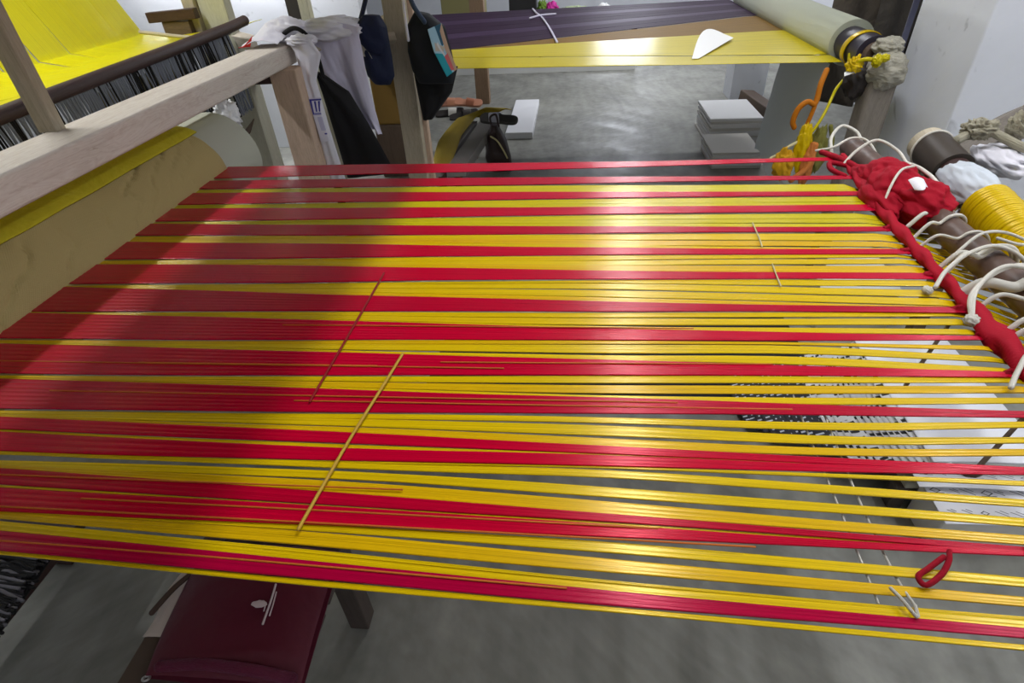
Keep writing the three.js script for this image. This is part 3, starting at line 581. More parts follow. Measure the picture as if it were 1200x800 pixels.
// ---------------------------------------------------------------- posts and the yellow loom at upper left
{
  const t = thing('white_post', 'pale whitewashed square post standing behind the far end of the cloth roll', 'post', [-1.49, 0, -2.62]);
  part(t, 'shaft', bar([-1.5, 0, -2.62], [-1.5, 0.93, -2.62], 0.13, 0.1, 0.004), M.paleWood);
  part(t, 'cap', bar([-1.6, 0.955, -2.62], [-1.33, 0.955, -2.62], 0.09, 0.03), M.darkWood, 'dark cap board');
}
{
  const t = thing('rear_loom_frame', 'greyish timber frame of two posts and a stub rail against the bright partition', 'frame', [-1.75, 0, -3.0]);
  part(t, 'post', bar([-1.845, 0, -3.0], [-1.845, 2.2, -3.0], 0.06, 0.05), M.greyWood);
  part(t, 'post', bar([-1.74, 0, -3.03], [-1.74, 2.2, -3.03], 0.135, 0.07, 0.006), M.paleWood);
  part(t, 'stub_rail', bar([-1.7, 1.04, -3.03], [-1.585, 1.02, -3.0], 0.06, 0.05), M.wood);
  part(t, 'dark_rail', bar([-2.05, 1.155, -2.95], [-1.80, 1.165, -2.95], 0.045, 0.04), M.darkWood);
  part(t, 'brown_block', bar([-1.99, 1.10, -2.97], [-1.85, 1.10, -2.97], 0.07, 0.06), M.brownWood);
}
{
  const t = thing('window_post', 'pair of narrow uprights, one charcoal and one pale, before the bright partition', 'post', [-1.3, 0, -3.0]);
  part(t, 'charcoal_upright', bar([-1.328, 0, -3.0], [-1.328, 2.2, -3.0], 0.064, 0.05), plain('#3c3838', 0.6));
  part(t, 'pale_upright', bar([-1.267, 0, -2.98], [-1.267, 2.2, -2.98], 0.046, 0.05), M.paleWood);
}
{
  const t = thing('yellow_warp', 'broad glossy yellow warp sheet rising behind the dark rod at upper left', 'warp', [-2.0, 1.0, -2.1]);
  const path = [[-1.478, 1.128], [-1.7, 1.095], [-1.98, 1.07], [-2.1, 1.09], [-2.2, 1.3], [-2.3, 1.65], [-2.4, 2.0]];
  for (let i = 0; i < 12; i++) {
    const z0 = -0.9 - i * 0.17, z1 = z0 - 0.166;
    part(t, 'yellow_yarn_band', sheet((u, v) => { const p = along(path, u); return [p[0], p[1] + 0.004 * fbm(u * 3, i * 3 + v, 1), lerp(z0, z1, v) + 0.004 * Math.sin(u * 5 + i)]; }, 40, 5, 0.002), M.brightLemon);
  }
}
{
  const t = thing('heddle_frame', 'dark wooden rod with grey and black heddle threads hanging below it, upper left', 'heddle', [-1.45, 1.13, -2.0]);
  part(t, 'rod', cord([[-1.45, 1.10, -0.9], [-1.45, 1.118, -1.5], [-1.45, 1.133, -2.2], [-1.45, 1.143, -2.6], [-1.45, 1.15, -2.72]], 0.021, 50), M.darkWood);
  part(t, 'thin_rod', cord([[-1.98, 1.12, -2.75], [-1.65, 1.10, -2.66], [-1.47, 1.12, -2.6]], 0.008, 20), M.greyWood);
  const dark = [], pale = [];
  for (let i = 0; i < 230; i++) {
    const z = -0.9 - i * 0.0072, top = 1.10 + 0.03 * (-z - 0.9) / 1.7, g = cord([[-1.452, top, z], [-1.447 + 0.015 * rnd(), top - 0.13, z + 0.014 * (rnd() - 0.5)], [-1.45 + 0.03 * rnd(), top - 0.3, z + 0.05 * (rnd() - 0.5)]], 0.0022 + 0.0016 * rnd(), 6);
    (2.2 * fbm(i * 0.045, 3, 1) + 0.8 * (rnd() - 0.5) > -0.22 ? pale : dark).push(g);
  }
  tag(part(t, 'grey_threads', mergeGeometries(pale), fabric('#8d93a0', 0.8)), null, null, null, 'stuff');
  tag(part(t, 'black_threads', mergeGeometries(dark), M.black), null, null, null, 'stuff');
  part(t, 'olive_cloth', sheet((u, v) => [-1.53 + 0.02 * Math.sin(v * 7), lerp(1.07, 0.8, u), lerp(-1.75, -2.35, v)], 10, 16, 0.003), fabric('#6f6430', 0.9), 'olive cloth behind the threads');
}

// ---------------------------------------------------------------- the far loom with the purple warp
{
  const t = thing('purple_warp', 'stretched warp of dark purple yarn with a yellow border on the loom behind', 'warp', [0, 0.9, -3.8]);
  const band = (zl0, zl1, zr0, zr1, m, y, i, name) => part(t, name, sheet((u, v) => { const x = lerp(-1.215, 1.125, u), k = (x + 0.62) / 1.4, kc = Math.max(-0.3, Math.min(1.2, k)); return [x, y + 0.0015 * fbm(x * 3, i, 2), lerp(lerp(zl0, zr0, kc), lerp(zl1, zr1, kc), v)]; }, 30, 10, 0.002), m);
  band(-2.86, -3.118, -2.742, -2.905, M.border, 0.9, 1, 'yellow_yarn_band');
  band(-3.130, -3.345, -2.925, -3.5, M.border, 0.9, 2, 'yellow_yarn_band');
  band(-3.35, -3.36, -3.505, -3.97, M.umber, 0.897, 3, 'brown_yarn_band');
  let a = 0; for (let i = 0; i < 8; i++) { const f = (k) => [lerp(-3.365, -4.85, k), lerp(-3.98, -4.92, k)]; const p = f(i / 8), q = f((i + 0.975) / 8); band(p[0], q[0], p[1], q[1], i % 3 === 2 ? M.plum : M.purple, 0.899, 4 + i, 'purple_yarn_band'); }
}
single('paper_scrap', sheet((u, v) => [lerp(0.56, 0.80, u) - 0.03 * v, 0.905 + 0.04 * Math.sin(u * 3) * v + 0.01 * u, lerp(-2.86, -3.28, u) - 0.22 * v * Math.sin(u * 2.8)], 14, 8, 0.002), M.paper, 'torn white paper scrap lying on the yellow border of the purple warp', 'paper');
single('white_thread', mergeGeometries([cord([[-0.31, 0.906, -4.84], [-0.27, 0.908, -4.6], [-0.229, 0.906, -4.43], [-0.15, 0.906, -3.9], [-0.091, 0.906, -3.41]], 0.006, 30), cord([[-0.30, 0.908, -4.35], [-0.229, 0.912, -4.43], [-0.13, 0.908, -4.5]], 0.006, 14)]), M.lilac, 'white thread lying across the purple warp', 'thread');
{
  const t = thing('far_loom_frame', 'timber frame of the loom behind with a brown post and a low beam', 'loom', [-0.9, 0, -5.8]);
  part(t, 'post', bar([-0.885, 0, -5.86], [-0.875, 2.2, -5.86], 0.13, 0.1), woodMaterial('#9a7f63', '#6a523e', 0.75, 0.5));
  part(t, 'post', bar([-1.2, 0, -4.4], [-1.2, 2.0, -4.4], 0.1, 0.09), M.brownWood);
  part(t, 'cloth_beam', rod([-1.29, 0.9, -3.1], [-1.29, 0.9, -4.95], 0.07), plain('#5d5030', 0.7));
}
{
  const t = thing('gold_box', 'dull golden-brown carton in the gap left of the side post', 'box', [-1.26, 0.35, -4.0]);
  part(t, 'carton', box(-1.34, -1.16, 0.36, 0.66, -4.05, -3.9, 0.01), plain('#8a6a2a', 0.7));
  part(t, 'stand', box(-1.36, -1.14, 0, 0.36, -4.08, -3.88, 0.01), M.brownWood);
}
{ // roll of pale yarn at the right end of the far loom
  const t = thing('pale_yarn_roll', 'roll of pale green yarn on a dark beam right of the purple warp', 'yarn roll', [1.2, 0.95, -3.6]);
  part(t, 'yarn', rod([1.2, 0.945, -2.86], [1.2, 0.945, -4.75], 0.092, 0.092, 40), fabric('#dde2cc', 0.7, { bumpMap: fibres, bumpScale: 0.002 }));
  const beam = part(t, 'beam', rod([1.195, 0.945, -2.62], [1.195, 0.945, -4.85], 0.066, 0.066, 36), plain('#2b2633', 0.4));
  part(beam, 'beam_end', rod([1.195, 0.945, -2.615], [1.195, 0.945, -2.585], 0.046, 0.042, 30), M.brownWood, 'bare brown end grain');
  part(beam, 'yellow_strap', sheet((u, v) => { const a = lerp(-2.6, 2.6, u) + 1.57, k = 0.071 + 0.003 * Math.sin(u * 9); return [1.195 + k * Math.cos(a), 0.945 + k * Math.sin(a), lerp(-2.72, -2.755, v) + 0.02 * Math.sin(a)]; }, 40, 4, 0.004), M.yellow, 'yellow yarn strap');
  part(t, 'sheet_end', sheet((u, v) => [lerp(1.15, 1.1, u), lerp(0.855, 0.25, u) + 0.03 * Math.sin(v * 9) * u, lerp(-2.9, -3.55, v) + 0.05 * fbm(u * 3, v * 5, 2)], 20, 30, 0.003), fabric('#eef3f6', 0.85, { transmission: 0.4 }), 'pale hanging sheet');
}
{
  const t = thing('concrete_post', 'rough grey-brown wooden post with a lump of white rag bound on its top', 'post', [1.2, 0, -2.53]);
  part(t, 'shaft', bar([1.19, 0, -2.5], [1.215, 0.90, -2.54], 0.105, 0.1, 0.02), M.concrete);
  part(t, 'rag', mergeGeometries([lump([1.215, 0.905, -2.52], [0.072, 0.075, 0.075], 0.35, 1.5, 60, 3), lump([1.21, 0.985, -2.55], [0.055, 0.035, 0.06], 0.35, 1.8, 44, 9)]), fabric('#a9a596', 0.9, { bumpMap: crumple, bumpScale: 0.005 }), 'grey-white rag binding');
  part(t, 'metal_strip', bar([1.235, 0.93, -2.5], [1.295, 1.14, -2.62], 0.022, 0.008, 0.002), plain('#2b2d45', 0.5), 'slanting dark blue strip');
  part(t, 'dark_hub', lump([1.135, 0.86, -2.56], [0.05, 0.07, 0.05], 0.35, 2.4, 40, 5), plain('#2c2522', 0.6), 'dark bracket');
}
{
  const S = (name, label, pts, r, mat, seg = 40, ex = []) => single(name, mergeGeometries([cord(pts, r, seg, false, 1), ...ex]), mat, label, 'yarn');
  const orange = yarn('#c9760f', 0.6), mix = yarn('#d8a21a', 0.6), rosy = yarn('#d2803f', 0.6);
  S('orange_cord', 'thick orange cord looped down from the yellow strap of the pale roll', [[1.005, 0.905, -2.55], [0.985, 0.86, -2.52], [0.972, 0.79, -2.5], [0.945, 0.80, -2.5], [0.915, 0.775, -2.5], [0.905, 0.72, -2.5], [0.915, 0.70, -2.5]], 0.011, orange, 50, [cord([[0.985, 0.86, -2.52], [0.975, 0.78, -2.5], [0.962, 0.70, -2.5]], 0.009, 20)]);
  S('yellow_ribbon', 'flat pale yellow cord running down from the yellow strap', [[1.13, 0.935, -2.68], [1.115, 0.87, -2.62], [1.06, 0.83, -2.55], [1.02, 0.75, -2.5], [0.985, 0.69, -2.48], [0.955, 0.66, -2.48]], 0.006, M.lemon, 40);
  single('yarn_skein', lump([0.958, 0.625, -2.47], [0.033, 0.105, 0.03], 0.5, 1.8, 50, 3), M.yellow, 'twisted yellow yarn skein hanging above the far corner of the red warp', 'yarn');
  single('yarn_skein', mergeGeometries([lump([0.985, 0.56, -2.45], [0.028, 0.09, 0.026], 0.4, 1.8, 40, 6), cord([[1.0, 0.64, -2.45], [0.985, 0.56, -2.43], [0.93, 0.5, -2.43]], 0.012, 24)]), rosy, 'peach-coloured yarn skein curling beside the yellow skein', 'yarn');
  single('yarn_skein', lump([0.885, 0.565, -2.44], [0.042, 0.07, 0.03], 0.5, 2, 50, 8), mix, 'orange-yellow yarn bundle lowest of the hanging skeins', 'yarn');
  single('yarn_skein', mergeGeometries([lump([1.03, 0.60, -2.5], [0.04, 0.1, 0.03], 0.6, 2.2, 44, 2), cord([[1.06, 0.70, -2.5], [1.085, 0.62, -2.5], [1.05, 0.52, -2.5]], 0.009, 20)]), fabric('#7d7a35', 0.85), 'dull olive yarn tangle right of the yellow skein', 'yarn');
  single('yarn_tail', cord([[0.945, 0.66, -2.46], [0.90, 0.635, -2.46], [0.86, 0.60, -2.46], [0.835, 0.585, -2.46]], 0.006, 24), M.cream, 'cream yarn tail sticking out left from the yellow skein', 'yarn');
  single('yarn_knot', lump([1.075, 0.935, -2.48], [0.03, 0.03, 0.02], 0.9, 2.6, 40, 4), M.yellow, 'bright yellow knot hanging below the dark beam end', 'yarn');
  single('yarn_knot', mergeGeometries([lump([1.135, 0.955, -2.44], [0.018, 0.024, 0.02], 0.7, 2.6, 30, 2), lump([1.165, 0.962, -2.45], [0.018, 0.015, 0.016], 0.5, 3, 30, 3), cord([[1.075, 0.94, -2.48], [1.10, 0.958, -2.46], [1.14, 0.955, -2.45], [1.165, 0.962, -2.45]], 0.008, 20)]), M.lemon, 'yellow knot resting against the rag on the post', 'yarn');
  single('paper_label', sheet((u, v) => [1.045 + 0.035 * u, 0.898 + 0.012 * v + 0.012 * u, -2.47 - 0.01 * v], 4, 4, 0.001), M.paper, 'small white paper label under the bright yellow knot', 'label');
}
// garments hanging against the dark corner
{
  const cols = ['#5a5248', '#4b4640', '#3a3434', '#571a26', '#5b5347', '#6a6152', '#4a3c30', '#54432c'];
  const names = ['widest grey-brown garment, leftmost of the dark clothes hanging behind the pale roll', 'dull grey garment second from the left among the hanging dark clothes', 'black-grey garment just left of the wine-red one', 'narrow wine-red garment among the hanging dark clothes', 'grey-brown garment just right of the wine-red one', 'crumpled beige-grey garment behind the post rag', 'brown garment next to the mustard-brown one', 'mustard-brown garment nearest the white wall pier'];
  let x = 1.34;
  const rail = thing('clothes_rail', 'dark horizontal rail carrying the hanging garments', 'rail', [1.9, 1.62, -3.5]);
  part(rail, 'rail', rod([1.25, 1.62, -3.5], [2.45, 1.62, -3.5], 0.014), M.darkWood);
  cols.forEach((c, i) => {
    const w = [0.24, 0.17, 0.13, 0.1, 0.16, 0.17, 0.16, 0.16][i], l = x, r = x + w; x += w * 0.82;
    single('hanging_garment', puffy([[l + 0.03, 1.62], [l, 1.5], [l - 0.01, 1.1], [l, 0.55]], [[r - 0.02, 1.62], [r, 1.5], [r + 0.02, 1.1], [r, 0.5]], -3.52 + 0.09 * (i % 2), 0.08, 0.03, 1.6, 0.4), fabric(c, 0.9, { bumpMap: crumple, bumpScale: 0.006 }), names[i], 'garment');
  });
}

// ---------------------------------------------------------------- on the floor behind
{
  const t = thing('foam_slab', 'flat white slab lying alone on the grey floor behind the loom', 'slab', [-0.43, 0, -5.2]);
  part(t, 'slab', box(-0.55, -0.325, 0, 0.055, -5.72, -4.68, 0.008), plain('#e9eaee', 0.7));
}
function slipper(name, label, at, turn, sole, strapMat, y = 0, pitch = 0, tilt = 0.45) {
  const t = thing(name, label, 'slipper', at);
  const s = new THREE.Shape(); s.moveTo(-0.13, 0); s.bezierCurveTo(-0.135, 0.04, -0.09, 0.042, -0.04, 0.034); s.bezierCurveTo(0.02, 0.03, 0.08, 0.055, 0.125, 0.035); s.bezierCurveTo(0.145, 0.015, 0.14, -0.03, 0.11, -0.04); s.bezierCurveTo(0.06, -0.05, 0, -0.03, -0.05, -0.034); s.bezierCurveTo(-0.1, -0.04, -0.135, -0.03, -0.13, 0);
  const g = new THREE.ExtrudeGeometry(s, { depth: 0.016, bevelEnabled: true, bevelSize: 0.004, bevelThickness: 0.004, bevelSegments: 2, curveSegments: 16 });
  g.rotateX(-Math.PI / 2); g.rotateY(turn); g.rotateZ(pitch); g.rotateX(tilt); g.translate(at[0], at[1] + 0.022, at[2]);
  part(t, 'sole', g, sole);
  const st = (p) => { const q = new THREE.Vector3(...p).applyAxisAngle(new THREE.Vector3(0, 1, 0), turn).applyAxisAngle(new THREE.Vector3(0, 0, 1), pitch).applyAxisAngle(new THREE.Vector3(1, 0, 0), tilt); return [q.x + at[0], q.y + at[1] + 0.018, q.z + at[2]]; };
  part(t, 'strap', sheet((u, v) => st([lerp(0.0, 0.075, v) - 0.02 * Math.abs(u - 0.5), 0.02 + 0.045 * Math.sin(Math.PI * u) * (1 - 0.3 * v), lerp(-0.044, 0.044, u)]), 16, 6, 0.004), strapMat);
  return t;
}
const blackSole = plain('#26211f', 0.6), pinkSole = plain('#c08468', 0.5);
slipper('sandal', 'black and white sandal under the copper one on the floor', [-1.15, 0, -5.42], 0.15, blackSole, plain('#d8d4cc', 0.5));
slipper('sandal', 'black sandal partly beneath the copper sandals beside the yellow cloth', [-1.0, 0, -5.33], 0.3, blackSole, plain('#3a332f', 0.5));
slipper('sandal', 'copper-pink sandal lying on top of the black ones, left', [-1.17, 0.07, -5.5], 0.1, pinkSole, plain('#c98a6b', 0.35));
slipper('sandal', 'copper-pink sandal lying on top of the black ones, right', [-0.98, 0.07, -5.48], -0.1, pinkSole, plain('#c07a5c', 0.35));
{
  const t = thing('foot_beam', 'low grey timber plank slanting away under the yellow cloth', 'plank', [-0.68, 0, -3.8]);
  part(t, 'plank', bar([-0.62, 0.24, -4.35], [-0.70, 0.24, -3.3], 0.12, 0.06), plain('#84807a', 0.7));
  part(t, 'plank', bar([-0.735, 0.235, -4.3], [-0.82, 0.235, -3.3], 0.055, 0.05), plain('#8d8a86', 0.7));
  for (const [x, z] of [[-0.63, -4.25], [-0.71, -3.4], [-0.74, -4.25], [-0.81, -3.4]]) part(t, 'leg', bar([x, 0, z], [x, 0.22, z], 0.045, 0.045), M.brownWood);
}
{
  const t = thing('yellow_cloth', 'mustard yellow cloth draped over the far end of the low grey plank', 'cloth', [-0.75, 0.28, -4.1]);
  part(t, 'drape', sheet((u, v) => {
    const p = along([[-0.52, 0.285, -4.42], [-0.66, 0.30, -4.42], [-0.80, 0.285, -4.25], [-0.845, 0.27, -3.9], [-0.82, 0.26, -3.55], [-0.79, 0.25, -3.3]], u), w = 0.05 + 0.03 * Math.sin(u * 3.1);
    return [p[0] + (v - 0.5) * w * 2.0, p[1] + 0.02 * Math.sin(v * 3.1) + 0.01 * fbm(u * 5, v * 3, 1) - (v < 0.2 ? (0.2 - v) * 0.15 : 0), p[2] - (v - 0.5) * 0.14 * (1 - u)];
  }, 30, 10, 0.006), fabric('#b3980f', 0.85));
}
slipper('slipper', 'grey slipper with a white strap lying on the yellow cloth by the white slab', [-0.52, 0.29, -4.12], 3.0, plain('#55544f', 0.7), plain('#d5d6df', 0.6));
{
  const t = thing('brown_bag', 'dark brown leather bag standing against the low plank below the grey slipper', 'bag', [-0.53, 0, -3.98]);
  part(t, 'body', puffy([[-0.565, 0.325], [-0.60, 0.22], [-0.62, 0.1], [-0.60, 0.0]], [[-0.515, 0.32], [-0.46, 0.22], [-0.435, 0.1], [-0.43, 0.0]], -3.98, 0.14, 0.012, 1.4, 0.35), plain('#33211f', 0.45, { bumpMap: crumple, bumpScale: 0.004 }));
  part(t, 'trim', cord([[-0.56, 0.26, -3.912], [-0.52, 0.235, -3.905], [-0.48, 0.17, -3.905], [-0.455, 0.11, -3.915]], 0.006, 24), M.cream, 'pale piped edge');
  part(t, 'handle', cord([[-0.56, 0.31, -3.98], [-0.57, 0.36, -4.02], [-0.535, 0.375, -4.03], [-0.51, 0.31, -3.98]], 0.008, 24), plain('#3a2a26', 0.5));
}
for (const [i, [x0, x1, z0, z1, y0, n, label]] of [[0.95, 1.28, -4.35, -3.93, 0, 7, 'lower front stack of white paper on the floor below the hanging yarn'], [1.02, 1.40, -4.95, -4.42, 0, 11, 'taller white paper stack behind the lower one on the floor']].entries()) {
  const t = thing('paper_stack', label, 'paper stack', [(x0 + x1) / 2, y0, (z0 + z1) / 2]);
  let y = y0; for (let k = 0; k < n; k++) { const h = 0.012 + 0.01 * rnd(), a = 0.02 * (rnd() - 0.5), b = 0.02 * (rnd() - 0.5); part(t, 'sheaf', box(x0 + a, x1 + a, y, y + h, z0 + b, z1 + b, 0.003), k % 3 ? M.paper : M.paperEdge); y += h; }
}
{
  const t = thing('brown_beam', 'dark brown low beam on the floor behind the white paper stacks', 'beam', [1.55, 0, -5.0]);
  part(t, 'beam', bar([1.5, 0.08, -5.4], [1.62, 0.08, -4.3], 0.12, 0.16, 0.01), M.brownWood);
}
{ // low things along the back of the far loom
  const t = thing('low_shelf', 'dark low shelf along the back behind the purple warp', 'shelf', [-0.4, 0, -7.3]);
  part(t, 'top', box(-1.5, 0.7, 0.5, 0.54, -7.5, -7.1), M.darkWood); part(t, 'base', box(-1.5, 0.7, 0, 0.08, -7.48, -7.12), plain('#d0d0cc', 0.7), 'white base board');
  for (const x of [-1.48, -0.4, 0.66]) part(t, 'side', box(x, x + 0.03, 0.08, 0.5, -7.48, -7.12), M.darkWood);
  const items = [['storage_box', 'olive cardboard box on the low shelf behind the tote', 'box', box(-1.48, -1.0, 0.54, 0.8, -7.4, -7.15, 0.01), plain('#8d8758', 0.8)],
    ['storage_box', 'black box on the low shelf left of the pink bundle', 'box', box(-0.72, -0.42, 0.54, 0.78, -7.4, -7.15, 0.01), plain('#1b1a1a', 0.6)],
    ['yarn_bundle', 'vivid pink yarn bundle on the low shelf above the purple warp', 'yarn', lump([-0.25, 0.62, -7.25], [0.08, 0.08, 0.08], 0.5, 2, 40, 2), plain('#c2268f', 0.7)],
    ['leaf_bundle', 'green leafy bundle left of the pink yarn on the shelf', 'plant', lump([-0.36, 0.62, -7.25], [0.06, 0.09, 0.06], 0.8, 3, 40, 4), plain('#6a8a2a', 0.7)],
    ['yarn_bundle', 'pale green and white yarn tangle right of the pink bundle', 'yarn', lump([0.0, 0.59, -7.22], [0.16, 0.06, 0.08], 0.8, 3.2, 50, 6), plain('#b9c8a0', 0.8)],
    ['paper_wad', 'white paper wad at the right end of the shelf', 'paper', lump([0.32, 0.6, -7.25], [0.08, 0.06, 0.07], 0.6, 2.6, 40, 8), M.paper]];
  for (const [n, l, c, g, m] of items) single(n, g, m, l, c);
}

// ---------------------------------------------------------------- under the warp, right: cards and papers
{
  const t = thing('card_stand', 'low dark timber trestle carrying the white punch cards under the warp', 'trestle', [1.1, 0, -1.4]);
  part(t, 'board', box(0.96, 1.34, 0.09, 0.115, -1.75, -1.13), M.paleWood);
  for (const [x, z] of [[0.96, -1.7], [1.31, -1.7], [0.96, -1.15], [1.31, -1.15]]) part(t, 'leg', box(x - 0.02, x + 0.02, 0, 0.09, z - 0.02, z + 0.02), M.benchWood);
}
{
  const c = document.createElement('canvas'); c.width = 512; c.height = 96; const x = c.getContext('2d');
  x.fillStyle = '#e9e9ea'; x.fillRect(0, 0, 512, 96); x.strokeStyle = '#17171c'; x.lineWidth = 10;
  for (let i = 0; i < 15; i++) { const u = 10 + i * 34 + 8 * rnd(); x.beginPath(); x.moveTo(u, 12 + 16 * rnd()); x.quadraticCurveTo(u + 10 * (rnd() - 0.3), 46, u + 8 * rnd(), 70 + 20 * rnd()); x.stroke(); }
  const white = new THREE.CanvasTexture(c); white.colorSpace = THREE.SRGBColorSpace;
  const c2 = document.createElement('canvas'); c2.width = 512; c2.height = 96; const k = c2.getContext('2d');
  k.fillStyle = '#10131f'; k.fillRect(0, 0, 512, 96); k.strokeStyle = '#cfd5e2'; k.lineWidth = 8;
  for (let i = 0; i < 20; i++) { const u = 8 + i * 25; k.beginPath(); k.moveTo(u, 20 + 20 * rnd()); k.lineTo(u + 3, 60 + 30 * rnd()); k.stroke(); }
  const dark = new THREE.CanvasTexture(c2); dark.colorSpace = THREE.SRGBColorSpace;
  const mw = plain('#ffffff', 0.7), md = plain('#ffffff', 0.6); mw.map = white; md.map = dark;
  const t = thing('punch_cards', 'fanned stack of long white and black punch cards under the right end of the warp', 'cards', [1.1, 0.115, -1.4]);
  part(t, 'top_card', sheet((u, v) => [lerp(1.0, 1.305, u) + 0.012 * v * (1 - u) * 0, 0.2 + 0.006 * Math.sin(u * 3), lerp(-1.70, -1.135, v) + 0.0], 10, 14, 0.008), plain('#e9eaf0', 0.7), 'blank white top cards');
  part(t, 'block', box(1.0, 1.3, 0.115, 0.193, -1.7, -1.14, 0.004), M.paperEdge, 'thick block of card edges');
  // cards slipping down to the left, each a strip lying on the next
  const N = 26, uvCard = (g, flip) => { const uv = g.attributes.uv, s = 13 * 5; for (let i = 0; i < uv.count; i++) { const q = i % s; uv.setXY(i, Math.floor(q / 5) / 12, (q % 5) / 4); } return g; };
  for (let i = 0; i < N; i++) {
    const f = i / (N - 1), x1 = 1.03 - 0.40 * f * (0.75 + 0.25 * f), w = 0.036, y = 0.19 - 0.16 * Math.pow(f, 0.8), blackCard = i > 12;
    const zf = lerp(-1.13, -1.42, Math.pow(f, 1.5)), zb = lerp(-1.70, -1.74, f);
    part(t, 'card', uvCard(sheet((u, v) => { const b = 0.06 * Math.sin(v * 3.14) * (1 - f * 0.3); return [x1 - b * 0.55 + u * w - 0.02, y + 0.012 * u + 0.003 * Math.sin(v * 6 + i), lerp(zb, zf, v)]; }, 4, 12, 0.0025)), blackCard ? md : mw);
  }
  part(t, 'brown_edge', sheet((u, v) => { const b = 0.06 * Math.sin(v * 3.14); return [1.035 - b * 0.55 + u * 0.016, 0.2, lerp(-1.69, -1.14, v)]; }, 3, 12, 0.004), M.brownWood);
}
function sketchSheet(name, label, x0, x1, z0, z1, y, rows) {
  const c = document.createElement('canvas'); c.width = 512; c.height = 256; const x = c.getContext('2d');
  x.fillStyle = '#e8e8ec'; x.fillRect(0, 0, 512, 256); x.strokeStyle = '#3b3a40'; x.lineWidth = 3.5; x.lineCap = 'round';
  for (let r = 0; r < rows; r++) for (let i = 0; i < 8; i++) {
    const u = 34 + i * 60 + 16 * rnd(), v = 256 * (r + 0.5) / rows, s = 14 + 10 * rnd();
    x.beginPath();
    if ((i + r) % 3 === 0) { x.moveTo(u - s, v); x.lineTo(u, v - s * 0.8); x.lineTo(u + s, v); x.lineTo(u, v + s * 0.8); x.closePath(); x.moveTo(u - s * 1.3, v + s); x.lineTo(u + s * 1.4, v + s * 0.9); }
    else { x.moveTo(u - s, v - s * 0.7); x.quadraticCurveTo(u, v - s * 0.2, u + s, v + s * 0.7); x.moveTo(u, v - s); x.lineTo(u + s, v - s * 0.3); }
    x.stroke();
  }
  const tex = new THREE.CanvasTexture(c); tex.colorSpace = THREE.SRGBColorSpace; const m = plain('#ffffff', 0.8); m.map = tex;
  const g = sheet((u, v) => [lerp(x0, x1, u), y + 0.004 * Math.sin(u * 5 + v * 3), lerp(z1, z0, v)], 12, 6, 0.002), uv = g.attributes.uv;
  for (let i = 0; i < uv.count; i++) { const q = i % (13 * 7); uv.setXY(i, (q % 13) / 12, Math.floor(q / 13) / 6); }
  return single(name, g, m, label, 'paper');
}
{
  const t = thing('paper_board', 'white board with sketched lines leaning in front of the punch cards', 'board', [1.1, 0, -1.06]);
  part(t, 'support', box(0.99, 1.34, 0, 0.124, -1.125, -0.998, 0.006), M.paperEdge);
}
sketchSheet('sketch_sheet', 'white sheet with small ink motifs, nearest the viewer under the warp end', 0.985, 1.34, -1.13, -0.985, 0.13, 2);
sketchSheet('sketch_sheet', 'white sheet with a line of faint ink writing between the cards and the nearer sheet', 0.96, 1.34, -1.18, -1.088, 0.15, 1);
{
  const t = thing('white_board', 'pale board lying on a low crate below the far right corner of the warp', 'board', [1.2, 0, -2.2]);
  part(t, 'board', sheet((u, v) => { const a = [lerp(0.98, 1.30, u), 0, -2.0], b = [lerp(1.2, 1.34, u), 0, -2.48]; return [lerp(a[0], b[0], v), 0.2 + 0.004 * Math.sin(u * 4), lerp(a[2], b[2], v)]; }, 8, 14, 0.012), plain('#dcdcd6', 0.75));
  part(t, 'crate', box(1.02, 1.3, 0, 0.19, -2.2, -2.02, 0.006), M.paleWood);
  part(t, 'crate', box(1.12, 1.32, 0, 0.19, -2.42, -2.24, 0.006), M.paleWood);
}

single('floor_shade_sheet', sheet((u, v) => [lerp(-0.55, 0.92, u) + 0.01 * Math.sin(v * 5), 0.006 + 0.003 * fbm(u * 5, v * 4, 1), lerp(-2.12, -1.5, v) + 0.012 * Math.sin(u * 7)], 30, 16, 0.008), fabric('#10141f', 0.9), 'dark navy sheet on the floor, added as the shade under the middle of the warp', 'mat');  // dark sheet stands in for the shade the warp casts on the floor

// ---------------------------------------------------------------- under the warp, left: bench, bag, fringe
{
  const t = thing('weaver_bench', 'dark plank bench half hidden under the burgundy bag', 'bench', [-0.66, 0, -0.48]);
  part(t, 'plank', bar([-0.81, 0.325, -0.36], [-0.56, 0.325, -0.36], 0.05, 0.1), M.benchWood);
  part(t, 'plank', bar([-0.82, 0.325, -0.49], [-0.50, 0.325, -0.49], 0.05, 0.14), M.benchWood);
  part(t, 'plank', bar([-0.82, 0.325, -0.65], [-0.50, 0.325, -0.65], 0.05, 0.14), M.benchWood);
  part(t, 'side_rail', bar([-0.80, 0.34, -0.2], [-0.80, 0.34, -0.8], 0.05, 0.035), plain('#57493f', 0.7));
  for (const [x, z] of [[-0.79, -0.33], [-0.53, -0.4], [-0.79, -0.7], [-0.53, -0.7]]) part(t, 'leg', box(x - 0.025, x + 0.025, 0, 0.31, z - 0.025, z + 0.025), M.benchWood);
}
